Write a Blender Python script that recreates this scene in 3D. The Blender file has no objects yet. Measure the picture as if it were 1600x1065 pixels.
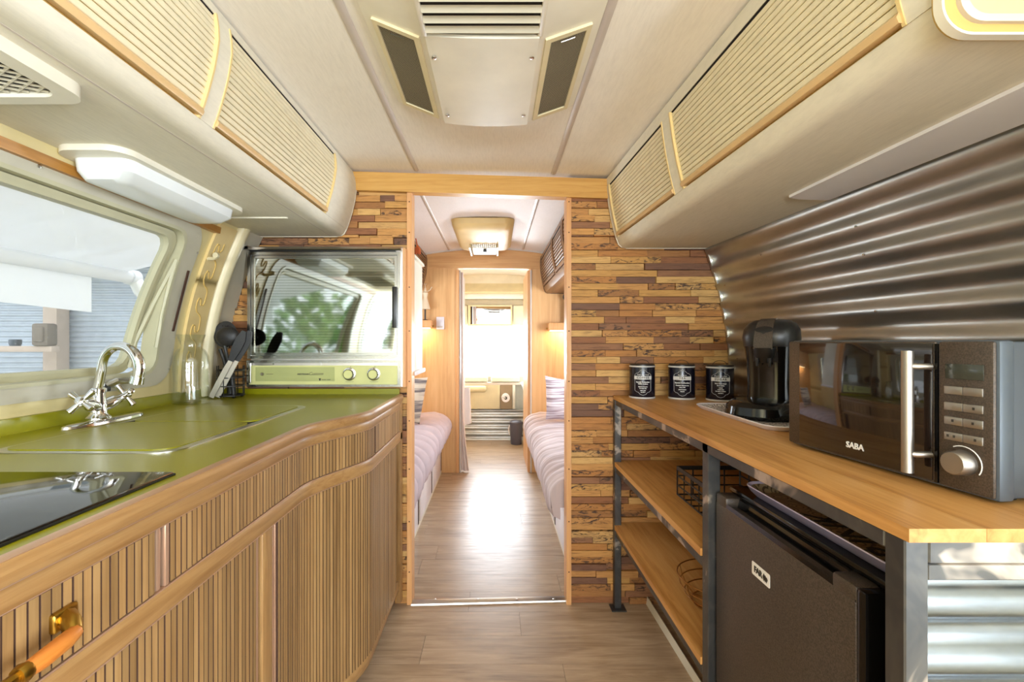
import bpy, bmesh, math, random
from mathutils import Vector, Matrix, noise as mnoise
R = math.radians
PI = math.pi
sc = bpy.context.scene
C = sc.collection
random.seed(7)

# ------------------------------------------------------------------ camera
cam_d = bpy.data.cameras.new('camera')
cam_d.sensor_width = 36.0
cam_d.lens = 711.0 / 1600.0 * 36.0
cam_d.clip_start = 0.02
cam = bpy.data.objects.new('camera', cam_d)
C.objects.link(cam)
cam.location = (0, 0, 1.2)
cam.rotation_euler = (R(90), 0, 0)
cam_d.shift_x = 26.0 / 1600.0
cam_d.shift_y = 1.5 / 1600.0
sc.camera = cam

# ------------------------------------------------------------------ world, lights, exposure
sc.view_settings.view_transform = 'Standard'
sc.view_settings.look = 'None'
sc.view_settings.gamma = 1.0
sc.view_settings.use_curve_mapping = False
sc.view_settings.exposure = 0.28
sc.cycles.use_denoising = True
sc.cycles.max_bounces = 10
sc.cycles.diffuse_bounces = 6
sc.cycles.glossy_bounces = 5
sc.cycles.transparent_max_bounces = 16
sc.cycles.sample_clamp_indirect = 6.0
sc.cycles.caustics_reflective = False
sc.cycles.caustics_refractive = False

w = bpy.data.worlds.new('overcast_sky')
sc.world = w
w.use_nodes = True
bg = w.node_tree.nodes['Background']
bg.inputs[0].default_value = (0.86, 0.93, 1.0, 1)
bg.inputs[1].default_value = 1.95

def area(name, loc, rot, sx, sy, energy, col=(1, 0.97, 0.93)):
    l = bpy.data.lights.new(name, 'AREA')
    l.shape = 'RECTANGLE'
    l.size, l.size_y, l.energy, l.color = sx, sy, energy, col
    o = bpy.data.objects.new(name, l)
    C.objects.link(o)
    o.location, o.rotation_euler = loc, rot
    return o
# lamps added outside the openings for daylight, tilted up and stronger than the sky
COOL = (0.83, 0.91, 1.0)
area('front_window_daylight', (-0.08, -2.46, 1.26), (R(100), 0, 0), 1.7, 0.76, 95, COOL)
area('entrance_fill', (1.42, -0.95, 1.10), (0, R(96), 0), 1.3, 0.62, 110, COOL)  # lamp added at an assumed, unseen entrance to light the kitchen
area('bed_fill_left', (-1.38, 3.05, 1.32), (0, R(-108), 0), 0.44, 1.0, 24, COOL)  # added lamp behind an assumed, unseen side window to brighten the bedroom
area('bed_fill_right', (1.22, 3.05, 1.32), (0, R(104), 0), 0.44, 1.0, 32, COOL)  # its added counterpart on the right, that window also assumed
area('bath_window_daylight', (-0.05, 5.90, 1.10), (R(-96), 0, 0), 0.78, 0.54, 48, COOL)

# ------------------------------------------------------------------ materials
def lin(c):
    c /= 255.0
    return c / 12.92 if c <= 0.04045 else ((c + 0.055) / 1.055) ** 2.4
def rgb(r, g, b):
    return (lin(r), lin(g), lin(b), 1.0)

class N:
    """tiny node helper"""
    def __init__(s, name):
        s.m = bpy.data.materials.new(name)
        s.m.use_nodes = True
        s.t = s.m.node_tree
        s.b = s.t.nodes['Principled BSDF']
        s.out = s.t.nodes['Material Output']
    def n(s, typ, **kw):
        nd = s.t.nodes.new(typ)
        for k, v in kw.items():
            setattr(nd, k, v)
        return nd
    def l(s, a, b):
        s.t.links.new(a, b)
    def pos(s, scale=(1, 1, 1), jitter=False):
        g = s.n('ShaderNodeNewGeometry')
        mp = s.n('ShaderNodeMapping')
        mp.inputs['Scale'].default_value = scale
        s.l(g.outputs['Position'], mp.inputs['Vector'])
        if jitter:
            oi = s.n('ShaderNodeObjectInfo')
            mu = s.n('ShaderNodeMath', operation='MULTIPLY')
            mu.inputs[1].default_value = 37.0
            s.l(oi.outputs['Random'], mu.inputs[0])
            cx = s.n('ShaderNodeCombineXYZ')
            for k in range(3):
                s.l(mu.outputs[0], cx.inputs[k])
            s.l(cx.outputs[0], mp.inputs['Location'])
        return mp.outputs[0]
    def noise(s, vec, scale=5, detail=4, rough=0.55, dist=0.0):
        nd = s.n('ShaderNodeTexNoise')
        nd.inputs['Scale'].default_value = scale
        nd.inputs['Detail'].default_value = detail
        nd.inputs['Roughness'].default_value = rough
        nd.inputs['Distortion'].default_value = dist
        s.l(vec, nd.inputs['Vector'])
        return nd.outputs['Fac']
    def ramp(s, fac, stops, interp='LINEAR'):
        r = s.n('ShaderNodeValToRGB')
        r.color_ramp.interpolation = interp
        e = r.color_ramp.elements
        while len(e) < len(stops):
            e.new(0.5)
        for i, (p, c) in enumerate(stops):
            e[i].position = p
            e[i].color = c
        s.l(fac, r.inputs[0])
        return r.outputs[0]
    def mix(s, fac, a, b, mode='MIX'):
        m = s.n('ShaderNodeMixRGB', blend_type=mode)
        if isinstance(fac, (int, float)):
            m.inputs[0].default_value = fac
        else:
            s.l(fac, m.inputs[0])
        for i, v in ((1, a), (2, b)):
            if isinstance(v, tuple):
                m.inputs[i].default_value = v
            else:
                s.l(v, m.inputs[i])
        return m.outputs[0]
    def bump(s, h, strength=0.2, dist=0.002):
        b = s.n('ShaderNodeBump')
        b.inputs['Strength'].default_value = strength
        b.inputs['Distance'].default_value = dist
        s.l(h, b.inputs['Height'])
        s.l(b.outputs[0], s.b.inputs['Normal'])
    def set(s, col=None, rough=None, metal=None, **kw):
        for k, v in (('Base Color', col), ('Roughness', rough), ('Metallic', metal)):
            if v is None:
                continue
            if hasattr(v, 'is_linked') or hasattr(v, 'links'):
                s.l(v, s.b.inputs[k])
            else:
                s.b.inputs[k].default_value = v
        for k, v in kw.items():
            s.b.inputs[k.replace('_', ' ')].default_value = v
        return s.m

def plain(name, c, rough=0.5, metal=0.0, var=0.06, scale=8.0, **kw):
    """plain colour with a faint mottling"""
    m = N(name)
    f = m.noise(m.pos(), scale, 4)
    d = tuple(max(0, x * (1 - var)) for x in c[:3]) + (1,)
    u = tuple(min(1, x * (1 + var)) for x in c[:3]) + (1,)
    col = m.ramp(f, [(0.3, d), (0.7, u)])
    return m.set(col, rough, metal, **kw)

def wood(name, cols, grain=(1, 1, 1), gscale=30, rough=0.45, per_object=0.25, contrast=1.0):
    """cols: dark, mid, light.  grain scale is small along the grain axis"""
    m = N(name)
    v = m.pos(grain, True)
    f = m.noise(v, gscale, 6, 0.6, 0.6)
    f2 = m.noise(v, gscale * 0.18, 3, 0.5, 0.4)
    mx = m.n('ShaderNodeMath', operation='MULTIPLY_ADD')
    m.l(f, mx.inputs[0]); mx.inputs[1].default_value = 0.55
    hf = m.n('ShaderNodeMath', operation='MULTIPLY'); m.l(f2, hf.inputs[0]); hf.inputs[1].default_value = 0.45
    m.l(hf.outputs[0], mx.inputs[2])
    k = 0.16 / contrast
    col = m.ramp(mx.outputs[0], [(0.5 - k, cols[0]), (0.5, cols[1]), (0.5 + k, cols[2])])
    oi = m.n('ShaderNodeObjectInfo')
    var = m.ramp(oi.outputs['Random'], [(0, (1 - per_object,) * 3 + (1,)), (1, (1 + per_object * 0.4,) * 3 + (1,))])
    col = m.mix(1.0, col, var, 'MULTIPLY')
    m.bump(f, 0.12, 0.001)
    return m.set(col, rough)

M = {}
def fabric_vinyl(name, c, streak=0.10):
    m = N(name)
    f = m.noise(m.pos((140, 18, 60)), 1.0, 4, 0.7)
    f2 = m.noise(m.pos((1, 1, 1)), 2.2, 3)
    a = tuple(x * (1 - streak) for x in c[:3]) + (1,)
    b = tuple(min(1, x * (1 + streak * 0.5)) for x in c[:3]) + (1,)
    col = m.ramp(f, [(0.25, a), (0.6, b)])
    col = m.mix(0.25, col, m.ramp(f2, [(0.3, tuple(x * y for x, y in zip(c[:3], (0.86, 0.82, 0.72))) + (1,)), (0.65, b)]))
    m.bump(f, 0.18, 0.0008)
    return m.set(col, 0.6)
M['vinyl'] = fabric_vinyl('cream_vinyl', rgb(222, 217, 200))
M['ceiling'] = fabric_vinyl('ceiling_vinyl', rgb(242, 238, 228), 0.08)
M['bed_ceiling'] = fabric_vinyl('bedroom_ceiling', rgb(236, 230, 226), 0.05)
M['cream'] = plain('cream_plastic', rgb(222, 210, 172), 0.35)
M['cream2'] = plain('pale_cream_plastic', rgb(229, 224, 206), 0.4)
M['yellow_cream'] = plain('yellowed_plastic', rgb(226, 200, 140), 0.38)
M['wall_cream'] = plain('wall_cream', rgb(220, 204, 150), 0.45)
M['mesh'] = plain('grey_mesh', rgb(150, 142, 118), 0.5)
M['ochre'] = plain('ochre_backing', rgb(206, 172, 98), 0.7)
M['tambour'] = plain('tambour_cream', rgb(226, 216, 184), 0.45, var=0.05, scale=30)
M['rail_tan'] = plain('tan_pull_rail', rgb(214, 180, 130), 0.3)
M['green'] = plain('olive_green_laminate', rgb(140, 137, 8), 0.30, var=0.07, scale=3)
M['seam'] = plain('seam_strip', rgb(200, 190, 180), 0.4)
M['grey_frame'] = plain('grey_cream_frame', rgb(190, 184, 164), 0.45)
M['olive_frame'] = plain('olive_cream_sash', rgb(186, 181, 150), 0.42)
M['white_plastic'] = plain('white_plastic', rgb(236, 236, 232), 0.3, var=0.02)
M['white_sheet'] = plain('white_sheet', rgb(243, 242, 246), 0.35, var=0.02)
M['black'] = plain('black_plastic', rgb(26, 25, 25), 0.35, var=0.2)
M['black_gloss'] = plain('glossy_black', rgb(14, 13, 13), 0.12, var=0.2)
M['dark_gap'] = plain('dark_gap', rgb(30, 22, 18), 0.9)
M['steel'] = plain('brushed_steel', rgb(205, 200, 195), 0.3, 1.0)
M['satin'] = plain('satin_steel_handle', rgb(176, 170, 162), 0.42, 1.0)
M['frame_chrome'] = plain('dulled_chrome', rgb(158, 158, 154), 0.2, 1.0)
M['chrome'] = plain('chrome', rgb(225, 225, 225), 0.08, 1.0, var=0.01)
M['alu'] = plain('aluminium_trim', rgb(200, 198, 192), 0.28, 1.0)
M['brass'] = plain('brass', rgb(176, 140, 60), 0.28, 1.0)
M['rail_wood'] = wood('rail_wood', [rgb(150, 100, 40), rgb(176, 122, 54), rgb(190, 138, 70)], (20, 2, 20), 3, 0.35, 0.02)
M['amber'] = wood('amber_wood', [rgb(152, 84, 26), rgb(184, 108, 42), rgb(202, 130, 58)], (20, 3, 20), 4, 0.3)
OAK = [rgb(138, 104, 62), rgb(160, 124, 78), rgb(178, 144, 96)]
M['slat'] = wood('oak_slat', OAK, (60, 60, 3), 1.6, 0.42, 0.26)
M['oak_rail'] = wood('oak_rail', [rgb(134, 96, 54), rgb(158, 120, 74), rgb(174, 138, 90)], (50, 3, 60), 1.6, 0.36, 0.05)
M['oak_post'] = wood('oak_post', [rgb(134, 96, 54), rgb(158, 120, 74), rgb(174, 138, 90)], (60, 60, 3), 1.6, 0.36, 0.05)
M['groove'] = plain('brown_groove', rgb(74, 48, 34), 0.8)
M['pink_trim'] = plain('rose_metal_trim', rgb(206, 168, 140), 0.3, 0.6)
M['header'] = wood('golden_oak_laminate', [rgb(190, 138, 64), rgb(206, 158, 84), rgb(216, 172, 100)], (2.5, 30, 40), 1.8, 0.4, 0.02)
M['jamb'] = wood('jamb_wood', [rgb(200, 140, 84), rgb(216, 160, 104), rgb(226, 176, 122)], (50, 50, 2.5), 1.6, 0.4, 0.02)
M['wardrobe'] = wood('wardrobe_veneer', [rgb(200, 148, 92), rgb(216, 168, 112), rgb(226, 182, 128)], (26, 26, 1.6), 1.5, 0.42, 0.02)
M['wardrobe_h'] = wood('wardrobe_veneer_crosswise', [rgb(196, 144, 88), rgb(212, 164, 108), rgb(222, 178, 124)], (1.6, 26, 26), 1.5, 0.42, 0.02)
M['locker_wood'] = wood('walnut_tambour', [rgb(100, 68, 38), rgb(128, 90, 54), rgb(150, 110, 70)], (40, 2, 40), 1.5, 0.42, 0.2)
M['pine'] = wood('pine_board', [rgb(172, 116, 54), rgb(206, 152, 86), rgb(220, 172, 108)], (34, 2.2, 30), 1.6, 0.42, 0.10)

def timber():
    m = N('reclaimed_timber')
    oi = m.n('ShaderNodeObjectInfo')
    base = m.ramp(oi.outputs['Random'], [
        (0.00, rgb(204, 150, 84)), (0.12, rgb(186, 128, 66)), (0.24, rgb(218, 174, 108)),
        (0.36, rgb(168, 116, 64)), (0.46, rgb(150, 104, 70)), (0.56, rgb(204, 154, 84)),
        (0.66, rgb(122, 84, 62)), (0.74, rgb(196, 142, 80)), (0.84, rgb(150, 98, 60)), (0.92, rgb(206, 162, 100))], 'CONSTANT')
    v = m.pos((9, 30, 90), True)
    g = m.noise(v, 1.3, 6, 0.65, 0.8)
    col = m.mix(0.72, base, m.ramp(g, [(0.3, (0.30, 0.22, 0.16, 1)), (0.5, (0.85, 0.82, 0.76, 1)), (0.7, (1, 1, 1, 1))]), 'MULTIPLY')
    v2 = m.pos((16, 20, 46), True)
    s = m.noise(v2, 1.0, 5, 0.7, 1.6)
    mul = m.n('ShaderNodeMath', operation='MULTIPLY'); mul.inputs[1].default_value = 7.31
    m.l(oi.outputs['Random'], mul.inputs[0])
    fr = m.n('ShaderNodeMath', operation='FRACT'); m.l(mul.outputs[0], fr.inputs[0])
    gt = m.n('ShaderNodeMath', operation='GREATER_THAN'); gt.inputs[1].default_value = 0.66
    m.l(fr.outputs[0], gt.inputs[0])
    sp = m.ramp(s, [(0.50, (0, 0, 0, 1)), (0.60, (1, 1, 1, 1))])
    f = m.n('ShaderNodeMath', operation='MULTIPLY'); m.l(sp, f.inputs[0]); m.l(gt.outputs[0], f.inputs[1])
    col = m.mix(f.outputs[0], col, rgb(70, 46, 30))
    m.bump(g, 0.35, 0.003)
    return m.set(col, 0.62)
M['timber'] = timber()

def floor_mat():
    m = N('greyed_oak_vinyl')
    v = m.pos((3.2, 42, 40), True)
    g = m.noise(v, 1.1, 7, 0.66, 0.9)
    col = m.ramp(g, [(0.28, rgb(122, 98, 74)), (0.42, rgb(160, 134, 105)), (0.56, rgb(178, 152, 121)), (0.72, rgb(196, 172, 144))])
    v3 = m.pos((2.0, 9, 9), True)
    col = m.mix(0.28, col, m.ramp(m.noise(v3, 1.2, 3, 0.5, 1.2), [(0.35, rgb(132, 108, 84)), (0.6, rgb(196, 174, 148))]))
    m.bump(g, 0.10, 0.001)
    return m.set(col, m.ramp(g, [(0.3, (0.42,) * 3 + (1,)), (0.7, (0.30,) * 3 + (1,))]))
M['plank'] = floor_mat()

def galv(name, c1, c2, rough=0.34):
    m = N(name)
    f = m.noise(m.pos((5, 3, 14)), 1.0, 5, 0.6)
    col = m.ramp(f, [(0.32, c1), (0.66, c2)])
    return m.set(col, rough, 1.0)
M['corrugated'] = galv('galvanised_sheet', rgb(172, 174, 170), rgb(204, 206, 202), 0.38)
M['corr_end'] = galv('galvanised_sheet_end', rgb(150, 158, 166), rgb(176, 184, 192), 0.26)
M['corr_bath'] = galv('galvanised_sheet_bath', rgb(170, 170, 166), rgb(196, 196, 190), 0.36)
M['corr_out'] = plain('outdoor_corrugated', rgb(206, 214, 222), 0.5, 0.2)

def rawsteel():
    m = N('raw_welded_steel')
    f = m.noise(m.pos((7, 7, 7)), 1.0, 4, 0.6, 0.6)
    col = m.ramp(f, [(0.42, rgb(88, 89, 90)), (0.57, rgb(108, 107, 105)), (0.61, rgb(178, 168, 156)), (0.68, rgb(206, 196, 184))])
    return m.set(col, 0.42, 0.85)
M['rawsteel'] = rawsteel()

def inox_speckle():
    m = N('dark_inox')
    f = m.noise(m.pos((420, 420, 420)), 1.0, 2)
    col = m.ramp(f, [(0.35, rgb(60, 52, 45)), (0.65, rgb(86, 74, 64))])
    return m.set(col, 0.42, 0.25)
M['inox_dark'] = inox_speckle()
M['mw_side'] = plain('slate_grey_metal', rgb(76, 82, 88), 0.45, 0.3)
M['mw_bezel'] = plain('blue_grey_bezel', rgb(88, 97, 106), 0.38, 0.3)

def pane(name, tint=(1, 1, 1, 1), refl=0.10, dust=0.0):
    m = N(name)
    tr = m.n('ShaderNodeBsdfTransparent'); tr.inputs[0].default_value = tint
    gl = m.n('ShaderNodeBsdfGlossy'); gl.inputs['Roughness'].default_value = 0.02
    mx = m.n('ShaderNodeMixShader')
    fr = m.n('ShaderNodeLayerWeight'); fr.inputs[0].default_value = 0.5
    pw = m.n('ShaderNodeMath', operation='POWER'); pw.inputs[1].default_value = 4.0
    m.l(fr.outputs['Facing'], pw.inputs[0])
    ad = m.n('ShaderNodeMath', operation='MULTIPLY_ADD'); ad.inputs[1].default_value = 0.55; ad.inputs[2].default_value = 0.03 + refl
    m.l(pw.outputs[0], ad.inputs[0])
    m.l(ad.outputs[0], mx.inputs[0]); m.l(tr.outputs[0], mx.inputs[1]); m.l(gl.outputs[0], mx.inputs[2])
    res = mx.outputs[0]
    if dust:
        df = m.n('ShaderNodeBsdfTranslucent'); df.inputs[0].default_value = (1, 1, 1, 1)
        sp = m.ramp(m.noise(m.pos((1, 1, 1)), 330, 1), [(0.74, (0, 0, 0, 1)), (0.77, (1, 1, 1, 1))])
        m2 = m.n('ShaderNodeMixShader')
        mm = m.n('ShaderNodeMath', operation='MULTIPLY_ADD'); mm.inputs[1].default_value = dust; mm.inputs[2].default_value = 0.10
        m.l(sp, mm.inputs[0]); m.l(mm.outputs[0], m2.inputs[0])
        m.l(res, m2.inputs[1]); m.l(df.outputs[0], m2.inputs[2])
        res = m2.outputs[0]
    m.l(res, m.out.inputs[0])
    return m.m
M['pane'] = pane('window_glass', (0.97, 0.98, 0.98, 1), 0.0, 0.7)
M['clear_pane'] = pane('clear_window_glass', (0.98, 0.98, 0.98, 1), 0.0)
M['bottle'] = pane('clear_bottle_glass', (0.965, 0.98, 0.972, 1), 0.03)

def oven_glass():
    m = N('mirrored_oven_glass')
    f = m.n('ShaderNodeTexWave', wave_type='BANDS', bands_direction='Z')
    f.inputs['Scale'].default_value = 26
    m.l(m.pos(), f.inputs['Vector'])
    col = m.ramp(f.outputs['Fac'], [(0.0, rgb(150, 153, 148)), (0.22, rgb(178, 182, 176)), (1, rgb(184, 188, 182))])
    return m.set(col, 0.045, 1.0)
M['oven_glass'] = oven_glass()
M['smoked'] = plain('smoked_door_glass', rgb(30, 22, 18), 0.05, 0.0, Specular_IOR_Level=1.0)
M['hob'] = plain('black_hob_glass', rgb(12, 13, 14), 0.05, 0.0, Specular_IOR_Level=1.0)
M['oven_green'] = plain('pale_green_enamel', rgb(206, 206, 140), 0.25)
M['oven_olive'] = plain('olive_panel_print', rgb(168, 172, 112), 0.3)
M['ink'] = plain('dark_ink', rgb(50, 46, 40), 0.6)
M['white_ink'] = plain('white_ink', rgb(236, 234, 230), 0.6, var=0.01)
M['tin'] = plain('navy_black_tin', rgb(22, 20, 32), 0.22, var=0.2)
M['tin_label'] = plain('silver_band', rgb(206, 204, 200), 0.4)
M['tray_rim'] = plain('lilac_melamine', rgb(206, 198, 224), 0.3)
M['tray_white'] = plain('white_melamine', rgb(226, 220, 224), 0.3)
M['tray_side'] = plain('slate_blue_tray', rgb(124, 122, 152), 0.4)
def doodle(name, bgc, fgc, scale):
    m = N(name)
    wv = m.n('ShaderNodeTexVoronoi', feature='F1', distance='EUCLIDEAN')
    wv.inputs['Scale'].default_value = scale
    m.l(m.pos((1, 1, 0)), wv.inputs['Vector'])
    s = m.n('ShaderNodeMath', operation='SINE')
    k = m.n('ShaderNodeMath', operation='MULTIPLY'); k.inputs[1].default_value = 26
    m.l(wv.outputs['Distance'], k.inputs[0]); m.l(k.outputs[0], s.inputs[0])
    col = m.ramp(s.outputs[0], [(0.45, bgc), (0.55, fgc)])
    return m.set(col, 0.4)
M['doodle_tan'] = doodle('tan_doodle_print', rgb(158, 136, 102), rgb(84, 68, 48), 34)
M['doodle_bw'] = doodle('black_white_doodle_print', rgb(214, 206, 200), rgb(70, 66, 64), 30)
M['duvet'] = plain('lilac_grey_duvet', rgb(196, 180, 186), 0.85, var=0.06, scale=14)
def stripes(name, a, b, sc_, ax=(0, 0, 1)):
    m = N(name)
    f = m.noise(m.pos(tuple(2 + sc_ * x for x in ax)), 1.0, 3, 0.6)
    return m.set(m.ramp(f, [(0.42, a), (0.55, b)]), 0.85)
M['duvet2'] = stripes('striped_duvet', rgb(184, 168, 168), rgb(214, 202, 206), 40, (0, 1, 0))
M['cushion'] = stripes('striped_cushion', rgb(150, 128, 136), rgb(232, 222, 228), 60, (0, 0, 1))
M['cushion2'] = stripes('dark_cushion', rgb(110, 100, 100), rgb(206, 190, 170), 30, (0, 0, 1))
M['curtain'] = plain('pale_curtain', rgb(232, 216, 208), 0.8)
M['towel'] = plain('white_towel', rgb(240, 236, 236), 0.9)
M['bin'] = plain('slate_bin', rgb(86, 84, 96), 0.35)
M['taupe'] = plain('taupe_panel', rgb(150, 130, 102), 0.6)
M['silicone'] = plain('black_nylon', rgb(34, 33, 33), 0.5, var=0.3, scale=120)
M['wire_black'] = plain('black_wire', rgb(28, 26, 25), 0.45)
M['wire_brass'] = plain('copper_wire', rgb(196, 150, 96), 0.3, 1.0)
M['steel_dull'] = plain('satin_steel', rgb(206, 198, 184), 0.35, 0.6)
M['lcd'] = plain('green_display', rgb(62, 64, 57), 0.12)
def awning_mat():
    m = N('white_awning_cloth')
    df = m.n('ShaderNodeBsdfDiffuse'); df.inputs[0].default_value = rgb(236, 238, 240)
    tr = m.n('ShaderNodeBsdfTranslucent'); tr.inputs[0].default_value = rgb(226, 230, 236)
    f = m.noise(m.pos((2, 9, 2)), 1.0, 4)
    mx = m.n('ShaderNodeMixShader')
    m.l(m.ramp(f, [(0.3, (.16,) * 3 + (1,)), (0.7, (.26,) * 3 + (1,))]), mx.inputs[0])
    m.l(df.outputs[0], mx.inputs[1]); m.l(tr.outputs[0], mx.inputs[2]); m.l(mx.outputs[0], m.out.inputs[0])
    return m.m
M['awning'] = awning_mat()
M['post_wood'] = plain('weathered_post', rgb(206, 186, 168), 0.8)
M['leaf'] = plain('leaf_green', rgb(120, 170, 60), 0.6, var=0.4, scale=4)
M['ground'] = plain('pale_bounce_ground', rgb(206, 202, 194), 0.9)
M['mirror'] = plain('mirror', rgb(220, 220, 218), 0.02, 1.0, var=0.01)
M['bark'] = plain('wood_grey', rgb(130, 118, 104), 0.8)
M['bone'] = plain('pale_resin', rgb(226, 206, 176), 0.6)
M['orange'] = plain('rust_orange_cord', rgb(180, 88, 40), 0.8)
M['crease'] = plain('black_iron', rgb(40, 38, 36), 0.5)
def emit(name, c, st):
    m = N(name)
    m.set(c, 0.4)
    m.b.inputs['Emission Color'].default_value = c
    m.b.inputs['Emission Strength'].default_value = st
    return m.m
M['warm_lamp'] = emit('warm_tube', (1.0, 0.72, 0.36, 1), 9)
M['frost'] = plain('frosted_diffuser', rgb(226, 230, 230), 0.25, var=0.02, Subsurface_Weight=0.0)

# ------------------------------------------------------------------ mesh helpers
def BM():
    return bmesh.new()
def box(bm, x0, x1, y0, y1, z0, z1):
    vs = [bm.verts.new((x, y, z)) for x in (x0, x1) for y in (y0, y1) for z in (z0, z1)]
    for f in ((0, 1, 3, 2), (4, 6, 7, 5), (0, 4, 5, 1), (2, 3, 7, 6), (0, 2, 6, 4), (1, 5, 7, 3)):
        bm.faces.new([vs[i] for i in f])
    return vs
def rbox(bm, x0, x1, y0, y1, z0, z1, r=0.005, seg=2, mat=None):
    t = bmesh.new()
    box(t, x0, x1, y0, y1, z0, z1)
    bmesh.ops.bevel(t, geom=list(t.edges), offset=r, segments=seg, profile=0.5, affect='EDGES', clamp_overlap=True)
    merge(bm, t, mat)
def merge(bm, t, mat=None):
    if mat is not None:
        bmesh.ops.transform(t, matrix=mat, verts=t.verts)
    me = bpy.data.meshes.new('tmp')
    t.to_mesh(me); t.free()
    bm.from_mesh(me)
    bpy.data.meshes.remove(me)
AX = {'x': lambda a, b, c: (c, a, b), 'y': lambda a, b, c: (a, c, b), 'z': lambda a, b, c: (a, b, c)}
def prism(bm, pts, axis, a0, a1, caps=True):
    f = AX[axis]
    A = [bm.verts.new(f(p[0], p[1], a0)) for p in pts]
    B = [bm.verts.new(f(p[0], p[1], a1)) for p in pts]
    n = len(pts)
    for i in range(n):
        bm.faces.new((A[i], A[(i + 1) % n], B[(i + 1) % n], B[i]))
    if caps:
        bm.faces.new(A[::-1]); bm.faces.new(B)
def tube(bm, pts, r, n=8, closed=False, rr=None):
    pts = [Vector(p) for p in pts]
    m = len(pts)
    rings = []
    up = None
    for i, p in enumerate(pts):
        if closed:
            d = pts[(i + 1) % m] - pts[i - 1]
        else:
            d = pts[min(i + 1, m - 1)] - pts[max(i - 1, 0)]
        d.normalize()
        if up is None:
            up = Vector((0, 0, 1)) if abs(d.z) < 0.9 else Vector((1, 0, 0))
        s = d.cross(up)
        if s.length < 1e-5:
            s = d.cross(Vector((1, 0.3, 0)))
        s.normalize()
        up = s.cross(d).normalized()
        rad = rr[i] if rr else r
        rings.append([bm.verts.new(p + (s * math.cos(2 * PI * k / n) + up * math.sin(2 * PI * k / n)) * rad) for k in range(n)])
    for i in range(m if closed else m - 1):
        A, B = rings[i], rings[(i + 1) % m]
        for k in range(n):
            bm.faces.new((A[k], A[(k + 1) % n], B[(k + 1) % n], B[k]))
    if not closed:
        bm.faces.new(rings[0][::-1]); bm.faces.new(rings[-1])
def lathe(bm, prof, c=(0, 0, 0), n=24, mat=None, cap=True):
    t = bmesh.new()
    rings = []
    for r, z in prof:
        rings.append([t.verts.new((r * math.cos(2 * PI * k / n), r * math.sin(2 * PI * k / n), z)) for k in range(n)])
    for A, B in zip(rings, rings[1:]):
        for k in range(n):
            t.faces.new((A[k], A[(k + 1) % n], B[(k + 1) % n], B[k]))
    if cap:
        t.faces.new(rings[0][::-1]); t.faces.new(rings[-1])
    merge(bm, t, (mat if mat is not None else Matrix.Translation(c)))
def surf(bm, f, nu, nv, closed_u=False):
    g = [[bm.verts.new(f(i / nu, j / nv)) for j in range(nv + 1)] for i in range(nu if closed_u else nu + 1)]
    for i in range(nu):
        for j in range(nv):
            a, b = g[i], g[(i + 1) % len(g)]
            bm.faces.new((a[j], b[j], b[j + 1], a[j + 1]))
    return g
def loft(bm, rings, caps=True):
    R_ = [[bm.verts.new(p) for p in r] for r in rings]
    n = len(R_[0])
    for A, B in zip(R_, R_[1:]):
        for k in range(n):
            bm.faces.new((A[k], A[(k + 1) % n], B[(k + 1) % n], B[k]))
    if caps:
        bm.faces.new(R_[0][::-1]); bm.faces.new(R_[-1])
def ell(cx, cy, z, rx, ry, yaw=0, n=24, p=2.0):
    out = []
    for k in range(n):
        a = 2 * PI * k / n
        c, s = math.cos(a), math.sin(a)
        x = rx * math.copysign(abs(c) ** (2 / p), c); y = ry * math.copysign(abs(s) ** (2 / p), s)
        out.append((cx + x * math.cos(yaw) - y * math.sin(yaw), cy + x * math.sin(yaw) + y * math.cos(yaw), z))
    return out
def rrect(u0, u1, v0, v1, r, n=6, sub=0):
    """rounded rectangle outline, counter-clockwise"""
    pts = []
    for cx, cy, a0 in ((u1 - r, v1 - r, 0), (u0 + r, v1 - r, 90), (u0 + r, v0 + r, 180), (u1 - r, v0 + r, 270)):
        for k in range(n + 1):
            a = R(a0 + 90 * k / n)
            pts.append((cx + r * math.cos(a), cy + r * math.sin(a)))
    if sub:
        out = []
        for i, p in enumerate(pts):
            q = pts[(i + 1) % len(pts)]
            L = math.hypot(q[0] - p[0], q[1] - p[1])
            k = max(1, int(L / sub))
            for j in range(k):
                out.append((p[0] + (q[0] - p[0]) * j / k, p[1] + (q[1] - p[1]) * j / k))
        pts = out
    return pts
def ring(bm, outer, inner, mapf, d0, d1):
    """flat ring between two outlines of equal count, mapped by mapf(u, v, d)"""
    n = len(outer)
    L = [[bm.verts.new(mapf(u, v, d)) for u, v in pl] for pl, d in ((outer, d0), (outer, d1), (inner, d1), (inner, d0))]
    for a in range(4):
        A, B = L[a], L[(a + 1) % 4]
        for k in range(n):
            bm.faces.new((A[k], A[(k + 1) % n], B[(k + 1) % n], B[k]))
def plate(bm, outline, mapf, d0, d1):
    A = [bm.verts.new(mapf(u, v, d0)) for u, v in outline]
    B = [bm.verts.new(mapf(u, v, d1)) for u, v in outline]
    n = len(A)
    for k in range(n):
        bm.faces.new((A[k], A[(k + 1) % n], B[(k + 1) % n], B[k]))
    bm.faces.new(A[::-1]); bm.faces.new(B)
def warp(bm, f):
    for v in bm.verts:
        v.co = Vector(f(*v.co))

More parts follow.
